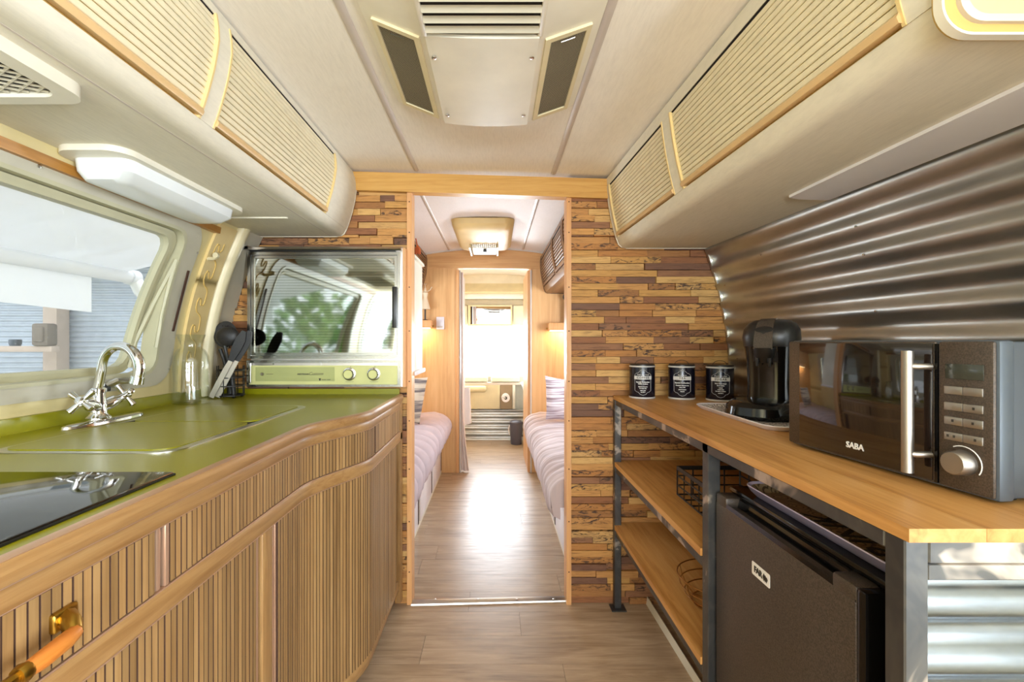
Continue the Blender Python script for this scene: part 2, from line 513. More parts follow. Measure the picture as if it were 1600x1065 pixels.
def obj(name, bm, mat, parent=None, smooth=None, fix=True):
    if isinstance(bm, bmesh.types.BMesh):
        if fix:
            bmesh.ops.recalc_face_normals(bm, faces=bm.faces)
        me = bpy.data.meshes.new(name)
        bm.to_mesh(me); bm.free()
        if smooth:
            me.shade_smooth()
            try:
                me.set_sharp_from_angle(angle=R(smooth if smooth is not True else 40))
            except Exception:
                pass
    else:
        me = bm
    if mat is not None and len(me.materials) == 0:
        me.materials.append(M[mat] if isinstance(mat, str) else mat)
    o = bpy.data.objects.new(name, me)
    C.objects.link(o)
    if parent is not None:
        o.parent = parent
        root = parent
        off = Vector((0, 0, 0))
        if root.type == 'EMPTY':
            o.matrix_parent_inverse = Matrix.Translation(-root.location)
    return o
def piece(name, me, loc, scale, parent, rot=None):
    """a cheap piece sharing mesh data"""
    o = obj(name, me, None, parent)
    o.location = loc
    o.scale = scale
    if rot is not None:
        o.rotation_euler = rot
    return o
def thing(name, label, cat, loc, group=None):
    o = bpy.data.objects.new(name, None)
    o.empty_display_size = 0.05
    C.objects.link(o)
    o.location = loc
    return tag(o, label, cat, group)
def tag(o, label, cat, group=None):
    o['label'] = label
    o['category'] = cat
    if group:
        o['group'] = group
    return o
def struct(name, bm, mat, parent=None, smooth=None, label=None):
    o = obj(name, bm, mat, parent, smooth)
    if parent is None:
        o['kind'] = 'structure'
        if label:
            o['label'] = label
    return o
def bx(name, mat, parent, *d, r=0.0):
    b = BM()
    if r:
        rbox(b, *d, r=r)
    else:
        box(b, *d)
    return obj(name, b, mat, parent, smooth=30 if r else None)
def text(name, body, size, mapf, mat, parent, depth=0.0006, shear=0.0, bold=0.0, spacing=1.0):
    """lettering; mapf(u, v, d) places a centred text plane"""
    cu = bpy.data.curves.new(name, 'FONT')
    cu.body = body; cu.size = size; cu.align_x = 'CENTER'; cu.align_y = 'CENTER'
    cu.extrude = depth; cu.shear = shear; cu.offset = bold; cu.space_character = spacing
    cu.resolution_u = 2
    t = bpy.data.objects.new('tmp', cu)
    C.objects.link(t)
    bpy.context.view_layer.update()
    me = bpy.data.meshes.new_from_object(t.evaluated_get(bpy.context.evaluated_depsgraph_get()))
    bpy.data.objects.remove(t); bpy.data.curves.remove(cu)
    for v in me.vertices:
        v.co = Vector(mapf(v.co.x, v.co.y, v.co.z))
    me.materials.clear()
    return obj(name, me, mat, parent)
unit = bmesh.new(); box(unit, -.5, .5, -.5, .5, -.5, .5)
def unit_mesh(name, mat, bev=None):
    """unit box; bev = (axis order) chamfers the front long edges a little"""
    b = BM()
    box(b, -.5, .5, -.5, .5, -.5, .5)
    bmesh.ops.recalc_face_normals(b, faces=b.faces)
    me = bpy.data.meshes.new(name)
    b.to_mesh(me); b.free()
    me.materials.append(M[mat])
    return me
unit.free()

# ------------------------------------------------------------------ shell profiles
def xl(z):                                   # left wall
    return -1.25 + (0.13 * ((z - 1.0) / 0.6) ** 2 if z > 1.0 else 0.0)
def xr(z, y=2.1):                            # right wall, which splays a little towards the front
    return 1.085 - (0.115 * ((z - 1.0) / 0.63) ** 2 if z > 1.0 else 0.0) + 0.06 * (2.1 - min(y, 2.1))
def zs(a, b, n):
    return [a + (b - a) * i / n for i in range(n + 1)]
YF, YW, YB, YE = -2.30, 2.10, 4.18, 5.75     # front end, timber partition, wardrobes, bath end

# floor of vinyl planks laid crosswise
fb = BM(); box(fb, -1.3, 1.4, YF, YE + .05, -0.06, -0.004)
floor = struct('floor', fb, 'groove')
pm = unit_mesh('plank_mesh', 'plank')
rowh = 0.1635
y = 2.023 - rowh * 27
joint = {}
rows = []
while y < YE:
    rows.append(y); y += rowh
nominal = {round(1.859, 2): 0.106, round(1.696, 2): -0.285, round(1.532, 2): 0.25}
for ry in rows:
    j = nominal.get(round(ry, 2), random.uniform(-1.1, 0.1))
    if round(ry, 2) in (1.86, 1.70, 1.53):
        j = {1.86: .106, 1.70: -.285, 1.53: .25}[round(ry, 2)]
    xs = [-1.28]
    while j > -1.28 + 0.2:
        j -= 1.2
    while j < 1.36:
        if j > -1.26:
            xs.append(j)
        j += 1.2
    xs.append(1.38)
    for a, b in zip(xs, xs[1:]):
        piece('plank', pm, ((a + b) / 2, ry + rowh / 2, -0.004), (b - a - 0.0012, rowh - 0.0012, 0.008), floor)

# ceilings
def zc(x):                                   # kitchen ceiling, hangs 1 degree low on the right
    return 1.969 - 0.026 * x - 0.035 * max(0, abs(x + 0.05) - 0.45) ** 2 * 4
def zc2(x):                                  # bedroom ceiling
    return 2.060 - 0.10 * ((x + 0.07) / 0.6) ** 2 * 0.55
cb = BM()
xsn = zs(-1.30, 1.32, 26)
prism(cb, [(x, zc(x)) for x in xsn] + [(x, zc(x) + 0.03) for x in xsn[::-1]], 'y', YF, 2.11)
ceiling = struct('ceiling', cb, 'ceiling', smooth=40)
cb = BM()
prism(cb, [(x, zc2(x)) for x in xsn] + [(x, zc2(x) + 0.03) for x in xsn[::-1]], 'y', 2.11, YE + .05)
obj('bedroom_ceiling', cb, 'bed_ceiling', ceiling, smooth=40)
k = 1
for xx, zf, y0, y1, nm in ((-0.358, zc, YF, 2.06, 1), (0.262, zc, YF, 2.06, 2), (-0.42, zc2, 2.13, 4.16, 3), (0.25, zc2, 2.13, 4.16, 4)):
    b = BM()
    prism(b, [(xx - .011, zf(xx) + .002), (xx - .011, zf(xx) - .003), (xx - .004, zf(xx) - .006), (xx + .004, zf(xx) - .006), (xx + .011, zf(xx) - .003), (xx + .011, zf(xx) + .002)], 'y', y0, y1)
    struct('trim_%d' % nm, b, 'seam', smooth=50)

# side walls with window openings
def side_wall(name, xf, y0, y1, wins, mat, z1=1.98, th=0.03, sgn=-1):
    b = BM()
    ys = sorted({y0, y1} | {w_[0] for w_ in wins} | {w_[1] for w_ in wins})
    for a, c in zip(ys, ys[1:]):
        w_ = [q for q in wins if q[0] <= a and q[1] >= c]
        spans = [(0.0, z1)] if not w_ else [(0.0, w_[0][2]), (w_[0][3], z1)]
        n = max(1, int((c - a) / 0.4))
        for s0, s1 in spans:
            zz = zs(s0, s1, max(2, int((s1 - s0) / 0.08)))
            for i in range(n):
                ya, yb = a + (c - a) * i / n, a + (c - a) * (i + 1) / n
                for z0_, z1_ in zip(zz, zz[1:]):
                    vs = []
                    for o_ in (0, sgn * th):
                        for yy in (ya, yb):
                            for q in (z0_, z1_):
                                vs.append(b.verts.new((xf(q, yy) + o_, yy, q)))
                    for f in ((0, 1, 3, 2), (4, 6, 7, 5), (0, 4, 5, 1), (2, 3, 7, 6), (0, 2, 6, 4), (1, 5, 7, 3)):
                        b.faces.new([vs[i2] for i2 in f])
    bmesh.ops.remove_doubles(b, verts=b.verts, dist=0.0005)
    return struct(name, b, mat, smooth=40)
xl2 = lambda z, y=0: xl(z)
W1 = (0.20, 1.66, 1.085, 1.60)
side_wall('wall_left', xl2, YF, YB, [(-1.45, -0.15, 1.085, 1.60), W1, (2.5, 3.6, 1.1, 1.6)], 'wall_cream')
side_wall('wall_right', xr, YF, YB, [(-1.30, -0.60, 0.35, 1.72), (2.5, 3.6, 1.1, 1.6)], 'cream2', sgn=1)

# front end behind the camera with its panoramic window
b = BM()
for d in ((-1.3, 1.4, 0, .90), (-1.3, 1.4, 1.66, 2.0), (-1.3, -.98, .90, 1.66), (.80, 1.4, .90, 1.66), (-.42, -.36, .90, 1.66), (.22, .28, .90, 1.66)):
    box(b, d[0], d[1], YF - .03, YF, d[2], d[3])
struct('wall_front', b, 'cream2')

# ------------------------------------------------------------------ windows
def window(nm, xf, y0, y1, z0, z1, sgn, detail=False):
    mp = lambda u, v, d: (xf(v, u) + sgn * d, u, v)
    b = BM()
    o_ = rrect(y0 - .085, y1 + .085, z0 - .045, z1 + .045, .10, 8, .05)
    i_ = rrect(y0 - .004, y1 + .004, z0 - .002, z1 + .002, .06, 8, .05)
    # equalise counts
    n = 160
    ring(b, resample(o_, n), resample(i_, n), mp, -.002, .006)
    w_ = struct(nm, b, 'grey_frame', smooth=40)
    b = BM()
    o_ = resample(rrect(y0 - .006, y1 + .006, z0 - .004, z1 + .004, .06, 8), n)
    i_ = resample(rrect(y0 + .006, y1 - .006, z0 + .006, z1 - .006, .055, 8), n)
    ring(b, o_, i_, mp, .010, -.05)
    obj('window_frame', b, 'olive_frame', w_, smooth=40)
    tilt = .065 if detail else 0.0
    mp2 = lambda u, v, d: (xf(v, u) + sgn * (d - .022 - tilt * max(0, (z1 - v)) / (z1 - z0)), u, v)
    b = BM()
    o_ = resample(rrect(y0 + .010, y1 - .012, z0 + .004, z1 - .008, .055, 8), n)
    i_ = resample(rrect(y0 + .042, y1 - .048, z0 + .030, z1 - .030, .045, 8), n)
    ring(b, o_, i_, mp2, -.012, .012)
    o2 = resample(rrect(y0 + .030, y1 - .034, z0 + .020, z1 - .020, .05, 8), n)
    ring(b, o2, i_, mp2, .012, .018)
    sash = obj('sash', b, 'olive_frame', w_, smooth=40)
    b = BM()
    nz = 8
    surf(b, lambda u, v: mp2(y0 + .036 + (y1 - y0 - .078) * u, z0 + .026 + (z1 - z0 - .052) * v, 0), 4, nz)
    obj('pane', b, 'pane' if detail else 'clear_pane', sash, smooth=60)
    return w_, mp, mp2
def resample(pts, n):
    L = [0]
    m = len(pts)
    for i in range(m):
        p, q = pts[i], pts[(i + 1) % m]
        L.append(L[-1] + math.hypot(q[0] - p[0], q[1] - p[1]))
    out = []
    j = 0
    for k_ in range(n):
        s = L[-1] * k_ / n
        while L[j + 1] < s:
            j += 1
        t = (s - L[j]) / max(1e-9, L[j + 1] - L[j])
        p, q = pts[j], pts[(j + 1) % m]
        out.append((p[0] + (q[0] - p[0]) * t, p[1] + (q[1] - p[1]) * t))
    return out
w1, mp1, mps = window('window_1', xl2, *W1, 1, True)
window('window_2', xl2, -1.45, -0.15, 1.085, 1.60, 1)
window('window_3', xl2, 2.5, 3.6, 1.1, 1.6, 1)  # this and the next: unseen bedroom windows, assumed for the added lamps
window('window_4', xr, 2.5, 3.6, 1.1, 1.6, -1)
# stays of the open window and its two catches
b = BM()
p0 = Vector(mp1(1.655, 1.50, .0)); p1 = Vector(mp1(1.648, 1.34, -.03)); p2 = Vector(mps(1.635, 1.20, .012))
tube(b, [Vector(mp1(1.657, 1.18, .004)), Vector(mp1(1.66, 1.30, .002)), Vector(mp1(1.658, 1.42, .0)), p0], .008, 6)
tube(b, [p0, p1, p2, Vector(mps(1.635, 1.11, .014))], .009, 6)
obj('stay_arm', b, 'olive_frame', w1, smooth=40)
b = BM()
rbox(b, 1.718, 1.730, 0, .004, 1.24, 1.47, r=.0018)
warp(b, lambda x, y, z: mp1(x, z, .006 + y))
obj('slot', b, 'groove', w1)
for cy in (1.44, 0.90):
    b = BM()
    rbox(b, xl(1.06) + .002, xl(1.06) + .020, cy - .03, cy + .03, 1.052, 1.072, r=.003)
    tube(b, [(xl(1.06) + .018, cy, 1.062), (xl(1.06) + .034, cy + .02, 1.075), (xl(1.06) + .04, cy + .075, 1.070), (xl(1.06) + .036, cy + .10, 1.064)], .008, 8, rr=[.010, .010, .008, .003])
    h = obj('catch', b, 'alu', w1, smooth=40)
    bx('catch_pad', 'black', h, xl(1.06) + .004, xl(1.06) + .03, cy - .034, cy + .004, 1.044, 1.060, r=.003)
for yy, zz in ((1.73, 1.10), (1.45, 1.064), (1.10, 1.064), (.75, 1.064), (1.1, 1.625), (1.74, 1.54)):
    b = BM()
    lathe(b, [(.005, 0), (.005, .002), (.0025, .003)], n=10, mat=Matrix.Translation(mp1(yy, zz, .006)) @ Matrix.Rotation(R(90), 4, 'Y'))
    obj('screw', b, 'alu', w1)

# bath end window is built with the bath end below

# ------------------------------------------------------------------ fixed cream trims beside the sink window
def wall_strip(b, y0, y1, z0, z1, d0, d1, n=24):
    zz = zs(z0, z1, n)
    for i in range(n):
        vs = []
        for d in (d0, d1):
            for yy in (y0, y1):
                for q in (zz[i], zz[i + 1]):
                    vs.append(b.verts.new((xl(q) + d, yy, q)))
        for f in ((0, 1, 3, 2), (4, 6, 7, 5), (0, 4, 5, 1), (2, 3, 7, 6), (0, 2, 6, 4), (1, 5, 7, 3)):
            b.faces.new([vs[i2] for i2 in f])
    bmesh.ops.remove_doubles(b, verts=b.verts, dist=0.0003)
b = BM(); wall_strip(b, 1.79, 1.905, 1.0, 1.665, 0, .012)
t5 = struct('trim_5', b, 'yellow_cream', smooth=40)
b = BM()
pts = []
for k in range(6):
    zt = 1.60 - .108 * k
    for dy, dz in ((.012, 0), (.012, -.026), (.004, -.036), (-.008, -.034), (-.012, -.022), (-.016, -.010), (-.026, -.008), (-.033, -.020), (-.032, -.044), (-.022, -.062), (.000, -.074), (.010, -.086)):
        pts.append((1.850 + dy, zt + dz))
tube(b, [(xl(z) + .012, y, z) for y, z in pts], .0034, 6)
obj('scroll_groove', b, 'ochre', t5, smooth=40)
b = BM()
zz = zs(0.97, 1.69, 24)
prof = [(1.915, 0), (1.918, .022), (1.935, .034), (1.955, .034), (1.968, .024), (1.970, 0)]
g = [[b.verts.new((xl(z) + d, y, z)) for y, d in prof] for z in zz]
for A, B in zip(g, g[1:]):
    for i in range(len(prof) - 1):
        b.faces.new((A[i], A[i + 1], B[i + 1], B[i]))
struct('trim_6', b, 'cream', smooth=50)
b = BM(); wall_strip(b, 1.968, 2.09, 0.99, 1.69, 0, .016)
struct('trim_7', b, 'grey_frame', smooth=40)
b = BM(); prism(b, [(-1.108, 1.628), (-1.088, 1.628), (-1.084, 1.652), (-1.104, 1.656)], 'y', -0.1, 1.80)
tag(obj('curtain_rail', b, 'rail_wood'), 'amber wooden rail running along the top of the big sink window', 'rail')
b = BM()
tube(b, [(xl(1.53) + .004, 1.80, 1.53), (xl(1.53) + .035, 1.80, 1.53), (xl(1.53) + .05, 1.795, 1.535)], .007, 8)
lathe(b, [(.004, -.006), (.011, -.006), (.011, .006), (.004, .006)], n=12, mat=Matrix.Translation((xl(1.53) + .05, 1.79, 1.54)) @ Matrix.Rotation(R(90), 4, 'X'))
tag(obj('curtain_hook', b, 'cream', smooth=40), 'small cream ring hook on the wall right of the sink window', 'hook')

# ------------------------------------------------------------------ timber partition, header, jambs, threshold
tm = unit_mesh('timber_piece_mesh', 'timber')
def timber_rows(parent, z0, z1, spans, y_face, rowh=0.0306, lo=.07, hi=.25):
    z = z0
    while z < z1 - .004:
        h = min(rowh, z1 - z)
        for xa, xb in spans(z + h / 2):
            x = xa
            while x < xb - .004:
                L = random.uniform(lo, hi)
                if xb - (x + L) < .05:
                    L = xb - x
                d = random.uniform(.005, .022)
                piece('wood_piece', tm, (x + L / 2, y_face - d / 2 + .002, z + h / 2), (L - .0018, d + .004, h - .0020), parent)
                x += L
        z += rowh
b = BM()
prism(b, [(.335, 0), (xr(0), 0)] + [(xr(z) - .002, z) for z in zs(1.0, 1.69, 8)] + [(.9, 1.9), (.6, 1.94), (.335, 1.95)], 'y', YW, 2.14)
wbr = struct('wall_back_right', b, 'groove')
timber_rows(wbr, 0.0, 1.69, lambda z: [(.347, xr(z) - .004)], YW, hi=.27, lo=.10)
timber_rows(wbr, 1.69, 1.865, lambda z: [(.347, .64)], YW, hi=.2, lo=.08)
b = BM()
prism(b, [(-.392, 0), (-.392, 1.95), (-.7, 1.97), (-.9, 1.93)] + [(xl(z) + .002, z) for z in zs(1.72, 1.0, 8)] + [(-1.25, 0)], 'y', YW, 2.14)
wbl = struct('wall_back_left', b, 'groove')
timber_rows(wbl, 0.0, .96, lambda z: [(-.462, -.404)], YW, lo=.03, hi=.075)
timber_rows(wbl, .988, 1.605, lambda z: [(xl(z) + .016, -1.03)], YW - .002, lo=.07, hi=.14)
timber_rows(wbl, 1.585, 1.69, lambda z: [(xl(z) + .016, -.404)], YW, lo=.06, hi=.22)
timber_rows(wbl, 1.69, 1.895, lambda z: [(-.72, -.404)], YW, lo=.06, hi=.22)
timber_rows(wbl, .966, .999, lambda z: [(-1.13, -.404)], YW - .002, lo=.1, hi=.3)

b = BM()
vs = []
for y in (2.065, 2.115):
    for x, z in ((-.655, 1.890), (.528, 1.851), (.528, 1.940), (-.655, 1.974)):
        vs.append(b.verts.new((x, y, z)))
for f in ((0, 1, 2, 3), (7, 6, 5, 4), (0, 4, 5, 1), (1, 5, 6, 2), (2, 6, 7, 3), (3, 7, 4, 0)):
    b.faces.new([vs[i] for i in f])
struct('trim_8', b, 'header', label='golden oak header beam over the doorway')
for nm, xa, xb, zt in (('trim_9', -.404, -.382, 1.887), ('trim_10', .325, .347, 1.860)):
    b = BM(); box(b, xa, xb, 2.078, 2.15, 0, zt)
    o = struct(nm, b, 'jamb')
    for z in (.15, .38, .62, .84, 1.02, 1.25, 1.45, 1.7, 1.84):
        s = BM(); lathe(s, [(.003, 0), (.003, .0015)], n=8, mat=Matrix.Translation(((xa + xb) / 2, 2.078, z)) @ Matrix.Rotation(R(90), 4, 'X'))
        obj('nail', s, 'groove', o)
b = BM(); prism(b, [(2.085, 0), (2.088, .006), (2.098, .010), (2.118, .010), (2.125, 0)], 'x', -.384, .326)
warp(b, lambda x, y, z: (x, y + .045 * x + .002, z))
o = struct('trim_11', b, 'alu', smooth=40, label='metal threshold strip')
for x in (-.28, -.08, .1, .27):
    s = BM(); lathe(s, [(.006, 0), (.006, .001), (.003, .002)], c=(x, 2.106, .010), n=10)
    obj('screw', s, 'steel', o)
# metal angle between timber and corrugated wall
b = BM()
zz = zs(0.95, 1.632, 14)
for (d0, d1, e0, e1) in ((-.014, .004, 2.055, 2.083),):
    g = []
    for z in zz:
        g.append([b.verts.new((xr(z) - .016, 2.082, z)), b.verts.new((xr(z) - .016, 2.066, z)), b.verts.new((xr(z) + .006, 2.066, z)), b.verts.new((xr(z) + .006, 2.082, z))])
    for A, B in zip(g, g[1:]):
        for i in range(4):
            b.faces.new((A[i], A[(i + 1) % 4], B[(i + 1) % 4], B[i]))
o = struct('trim_12', b, 'alu', smooth=40)
# corrugated cladding on the right wall
cw = BM()
P = .0805
zz = zs(0.02, 1.655, 270)
def xcorr(z, y):
    ph = (z / P) % 1.0
    t = .5 + .5 * math.cos(2 * PI * ph)      # 0 valley .. 1 crest
    return xr(z, y) - .006 - .016 * t
for ya, yb in ((0.0, 1.0), (1.0, 2.075), (-.58, 0.0)):
    A = [cw.verts.new((xcorr(z, ya), ya, z)) for z in zz]
    B = [cw.verts.new((xcorr(z, yb), yb, z)) for z in zz]
    for i in range(len(zz) - 1):
        cw.faces.new((A[i], A[i + 1], B[i + 1], B[i]))
bmesh.ops.remove_doubles(cw, verts=cw.verts, dist=1e-5)
corr = struct('wall_right_cladding', cw, 'corrugated', smooth=60, label='corrugated galvanised cladding on the right wall')
for yy in (2.0, 1.72, 1.3, .9):
    for kz in (12, 14, 16, 18, 19.0):
        z = P * kz
        s = BM(); lathe(s, [(.0035, 0), (.0035, .002), (.0015, .003)], n=8, mat=Matrix.Translation((xcorr(z, yy) - .0005, yy, z)) @ Matrix.Rotation(R(-90), 4, 'Y'))
        obj('screw', s, 'chrome', corr)
b = BM(); prism(b, [(.70, 0), (.712, 0), (.712, .03), (.705, .035)], 'y', .6, 2.085)
warp(b, lambda x, y, z: (x + .02 * (2.08 - y) - .01, y, z))
struct('baseboard_right', b, 'cream2')

# ------------------------------------------------------------------ overhead lockers
def locker(label, prof, z_lo, z_hi, doors, y_end, y_near, wf, bottom_x, slats=15, mat_shell='vinyl', mat_slat='tambour', name='overhead_locker', mat_back='ochre', side=1, capm='cream2', rail='rail_tan', endcap=True):
    """prof: front face from ceiling to bottom edge (x,z); side=+1 left wall (face looks to +x)"""
    t = thing(name, label, 'locker', wf(prof[3][0], (y_end + y_near) / 2, prof[-1][1]))
    L = [0]
    for p, q in zip(prof, prof[1:]):
        L.append(L[-1] + math.hypot(q[0] - p[0], q[1] - p[1]))
    def at(z, d=0.0):
        for (p, q) in zip(prof, prof[1:]):
            if (p[1] >= z >= q[1]) and p[1] != q[1]:
                k_ = (p[1] - z) / (p[1] - q[1])
                x = p[0] + (q[0] - p[0]) * k_
                nx, nz = -(q[1] - p[1]), (q[0] - p[0])
                ln = math.hypot(nx, nz)
                s_ = 1 if nx * side > 0 else -1
                return (x + s_ * nx / ln * d, z + s_ * nz / ln * d)
        return (prof[-1][0], z)
    upper = [p for p in prof if p[1] > z_hi]
    lower = [p for p in prof if p[1] < z_lo]
    rec = -.012
    zz = zs(z_hi, z_lo, 8)
    face = upper + [at(z_hi)] + [at(z, rec) for z in zz] + [at(z_lo)] + lower
    back = [(bottom_x, prof[-1][1]), (bottom_x, prof[0][1] + .0)]
    b = BM(); prism(b, face + back, 'y', y_near, y_end); warp(b, wf)
    obj('shell', b, mat_shell, t, smooth=35)
    # pillars and end panel, flush with the face
    edges = [y_near] + [v for d in sorted(doors) for v in d] + [y_end]
    for a, c in zip(edges[0::2], edges[1::2]):
        if c - a < .004:
            continue
        b = BM(); prism(b, [at(z, .002) for z in zz] + [at(z, rec) for z in zz[::-1]], 'y', a, c); warp(b, wf)
        obj('pillar', b, mat_shell, t, smooth=35)
    for y0, y1 in doors:
        # door: yellowed edging beads + slats + pull rail
        b = BM(); prism(b, [at(z, rec + .0005) for z in zz] + [at(z, rec + .003) for z in zz[::-1]], 'y', y0 + .002, y1 - .002); warp(b, wf)
        d_ = obj('tambour_door', b, mat_back, t)
        for ya, yb in ((y0, y0 + .006), (y1 - .006, y1)):
            b = BM()
            prism(b, [at(z, .004) for z in zz] + [at(z, rec) for z in zz[::-1]], 'y', ya, yb)
            warp(b, wf)
            obj('door_bead', b, 'yellow_cream' if mat_shell == 'vinyl' else mat_shell, d_, smooth=35)
        zr = z_lo + .024
        for k_ in range(slats):
            za = zr + (z_hi - .003 - zr) * k_ / slats
            gp = .0020 if mat_shell == 'vinyl' else .008
            zb = zr + (z_hi - .003 - zr) * (k_ + 1) / slats - gp
            b = BM()
            prism(b, [at(zb, rec + .003), at(zb, -.0045), at(zb - .002, -.003), at(za + .002, -.003), at(za, -.0045), at(za, rec + .003)], 'y', y0 + .006, y1 - .006)
            warp(b, wf)
            obj('slat', b, mat_slat, d_)
        b = BM()
        prism(b, [at(zr - .002, rec), at(zr - .002, .004), at(zr - .008, .010), at(zr - .017, .009), at(z_lo + .004, -.003), at(z_lo + .006, rec)], 'y', y0 + .004, y1 - .004)
        warp(b, wf)
        obj('pull_rail', b, rail, d_, smooth=50)
        b = BM(); prism(b, [at(z_hi - .004, rec + .003), at(z_hi - .001, -.002), at(z_hi, -.002), at(z_hi, rec)], 'y', y0 + .004, y1 - .004); warp(b, wf)
        obj('shadow_gap', b, 'dark_gap', d_)
    if endcap:
        b = BM()
        prism(b, [(x + side * .003, z) for x, z in prof] + [(prof[-1][0], prof[-1][1] - .002)] + [(bottom_x, prof[-1][1] - .002), (bottom_x, prof[0][1])], 'y', y_end, y_end + .006)
        warp(b, wf)
        obj('edge_bead', b, capm, t, smooth=40)
    return t, at

ident = lambda x, y, z: (x, y, z)
PL = [(-.646, 1.974), (-.636, 1.935), (-.634, 1.89), (-.641, 1.84), (-.653, 1.79), (-.668, 1.74), (-.681, 1.705), (-.690, 1.690), (-.703, 1.681), (-.720, 1.679)]
lk, atl = locker('cream locker above the sink with two ribbed sliding doors, on the window side', PL, 1.712, 1.948,
             [(.30, 1.042), (1.088, 1.812)], 2.068, -.25, ident, -1.10, side=1)
b = BM(); prism(b, [(-.742, 1.6785), (-.747, 1.6785), (-.747, 1.682), (-.742, 1.682)], 'y', -.25, 2.06)
obj('seam', b, 'seam', lk)
b = BM(); box(b, -1.10, -.80, 1.745, 1.757, 1.674, 1.682)
obj('joint_strip', b, 'cream2', lk)

PR = [(.505, 1.942), (.507, 1.905), (.511, 1.87), (.518, 1.82), (.528, 1.765), (.540, 1.71), (.552, 1.668), (.562, 1.642), (.576, 1.630), (.596, 1.626)]
skew = lambda x, y, z: (x + .045 * (2.07 - y), y, z)
rk, atr = locker('cream locker above the pine table with two ribbed sliding doors and framed end panel', PR, 1.672, 1.905,
             [(.676, 1.402), (1.456, 2.040)], 2.068, .632, skew, 1.02, side=-1)
# framed end of the right locker, facing the camera
CO = [(x - .001, z) for x, z in PR[1:]] + [(1.05, 1.622), (1.05, 1.905)]
def capmap(u, v, d):
    return skew(u, .632 - d, v)
b = BM()
M['cap_yellow'] = plain('yellowed_end_frame', rgb(198, 168, 100), 0.4)
M['cap_cream'] = plain('cream_end_inset', rgb(208, 190, 144), 0.4)
outl = rrect(.541, 1.06, 1.618, 1.93, .042, 8)
plate(b, outl, capmap, 0, .012)
cap = obj('end_panel', b, 'cap_yellow', rk, smooth=40)
b = BM()
ring(b, rrect(.539, 1.062, 1.616, 1.932, .043, 8), rrect(.5425, 1.0585, 1.6195, 1.9285, .040, 8), capmap, .004, .016)
obj('white_edge', b, 'cream2', cap, smooth=40)
b = BM()
ring(b, rrect(.562, 1.04, 1.633, 1.91, .034, 8), rrect(.573, 1.029, 1.643, 1.90, .028, 8), capmap, .010, .018)
obj('grey_bezel', b, 'seam', cap, smooth=40)
b = BM()
plate(b, rrect(.571, 1.031, 1.641, 1.902, .029, 8), capmap, .008, .014)
obj('cream_inset', b, 'cap_cream', cap, smooth=40)
# white plastic strip under the right locker
b = BM()
vs = [(.852, 1.32), (.890, 1.335), (.98, 1.345), (.985, 1.34), (1.03, .60), (.868, .64)]
prism(b, [(x, y) for x, y in vs], 'z', 1.618, 1.6255)
tag(obj('plastic_strip', b, 'white_sheet'), 'flat white plastic strip with pointed end under the right locker', 'strip')

# batten lamp under the left locker
t = thing('under_cabinet_lamp', 'white under-locker lamp with long frosted cover above the window', 'lamp', (-.98, 1.38, 1.68))
b = BM(); plate(b, rrect(-1.085, -.905, 1.10, 1.665, .05, 6), lambda u, v, d: (u, v, d), 1.664, 1.680)
obj('base_plate', b, 'cream2', t, smooth=40)
b = BM()
loft(b, [[(x, y, 1.664) for x, y in rrect(-1.075, -.925, 1.145, 1.625, .03, 5)],
         [(x, y, 1.635) for x, y in rrect(-1.072, -.930, 1.147, 1.622, .03, 5)],
         [(x, y, 1.615) for x, y in rrect(-1.062, -.950, 1.160, 1.60, .03, 5)],
         [(x, y, 1.609) for x, y in rrect(-1.045, -.965, 1.18, 1.57, .02, 5)]])
obj('diffuser', b, 'frost', t, smooth=35)

# vent grille under the left locker, near the camera
t = thing('vent_grille', 'cream vent grille with diamond mesh under the left locker near the camera', 'vent', (-.90, .60, 1.68))
b = BM()
o_ = rrect(-1.03, -.772, .26, .872, .04, 6); i_ = rrect(-1.005, -.806, .285, .846, .03, 6)
ring(b, o_, i_, lambda u, v, d: (u, v, d), 1.655, 1.680)
obj('grille_frame', b, 'cream2', t, smooth=40)
b = BM(); box(b, -1.02, -.79, .27, .86, 1.676, 1.680)
obj('backing', b, 'dark_gap', t)
b = BM()
s = .020
x0, x1, y0, y1 = -1.003, -.808, .288, .844
def clipline(px, py, dx, dy):
    ts = []
    for a, d, lo, hi in ((px, dx, x0, x1), (py, dy, y0, y1)):
        ts.append(sorted(((lo - a) / d, (hi - a) / d)))
    a, c = max(ts[0][0], ts[1][0]), min(ts[0][1], ts[1][1])
    return (a, c) if c > a + .003 else None
for k in range(-60, 90):
    for sg in (1, -1):
        q = clipline(x0, y0 + k * s * 1.0, 1.0, sg * .55)
        if q:
            p, r = (x0 + q[0], y0 + k * s + sg * .55 * q[0]), (x0 + q[1], y0 + k * s + sg * .55 * q[1])
            tube(b, [(p[0], p[1], 1.664), (r[0], r[1], 1.664)], .0028, 4)
obj('mesh', b, 'grey_frame', t)['kind'] = 'stuff'

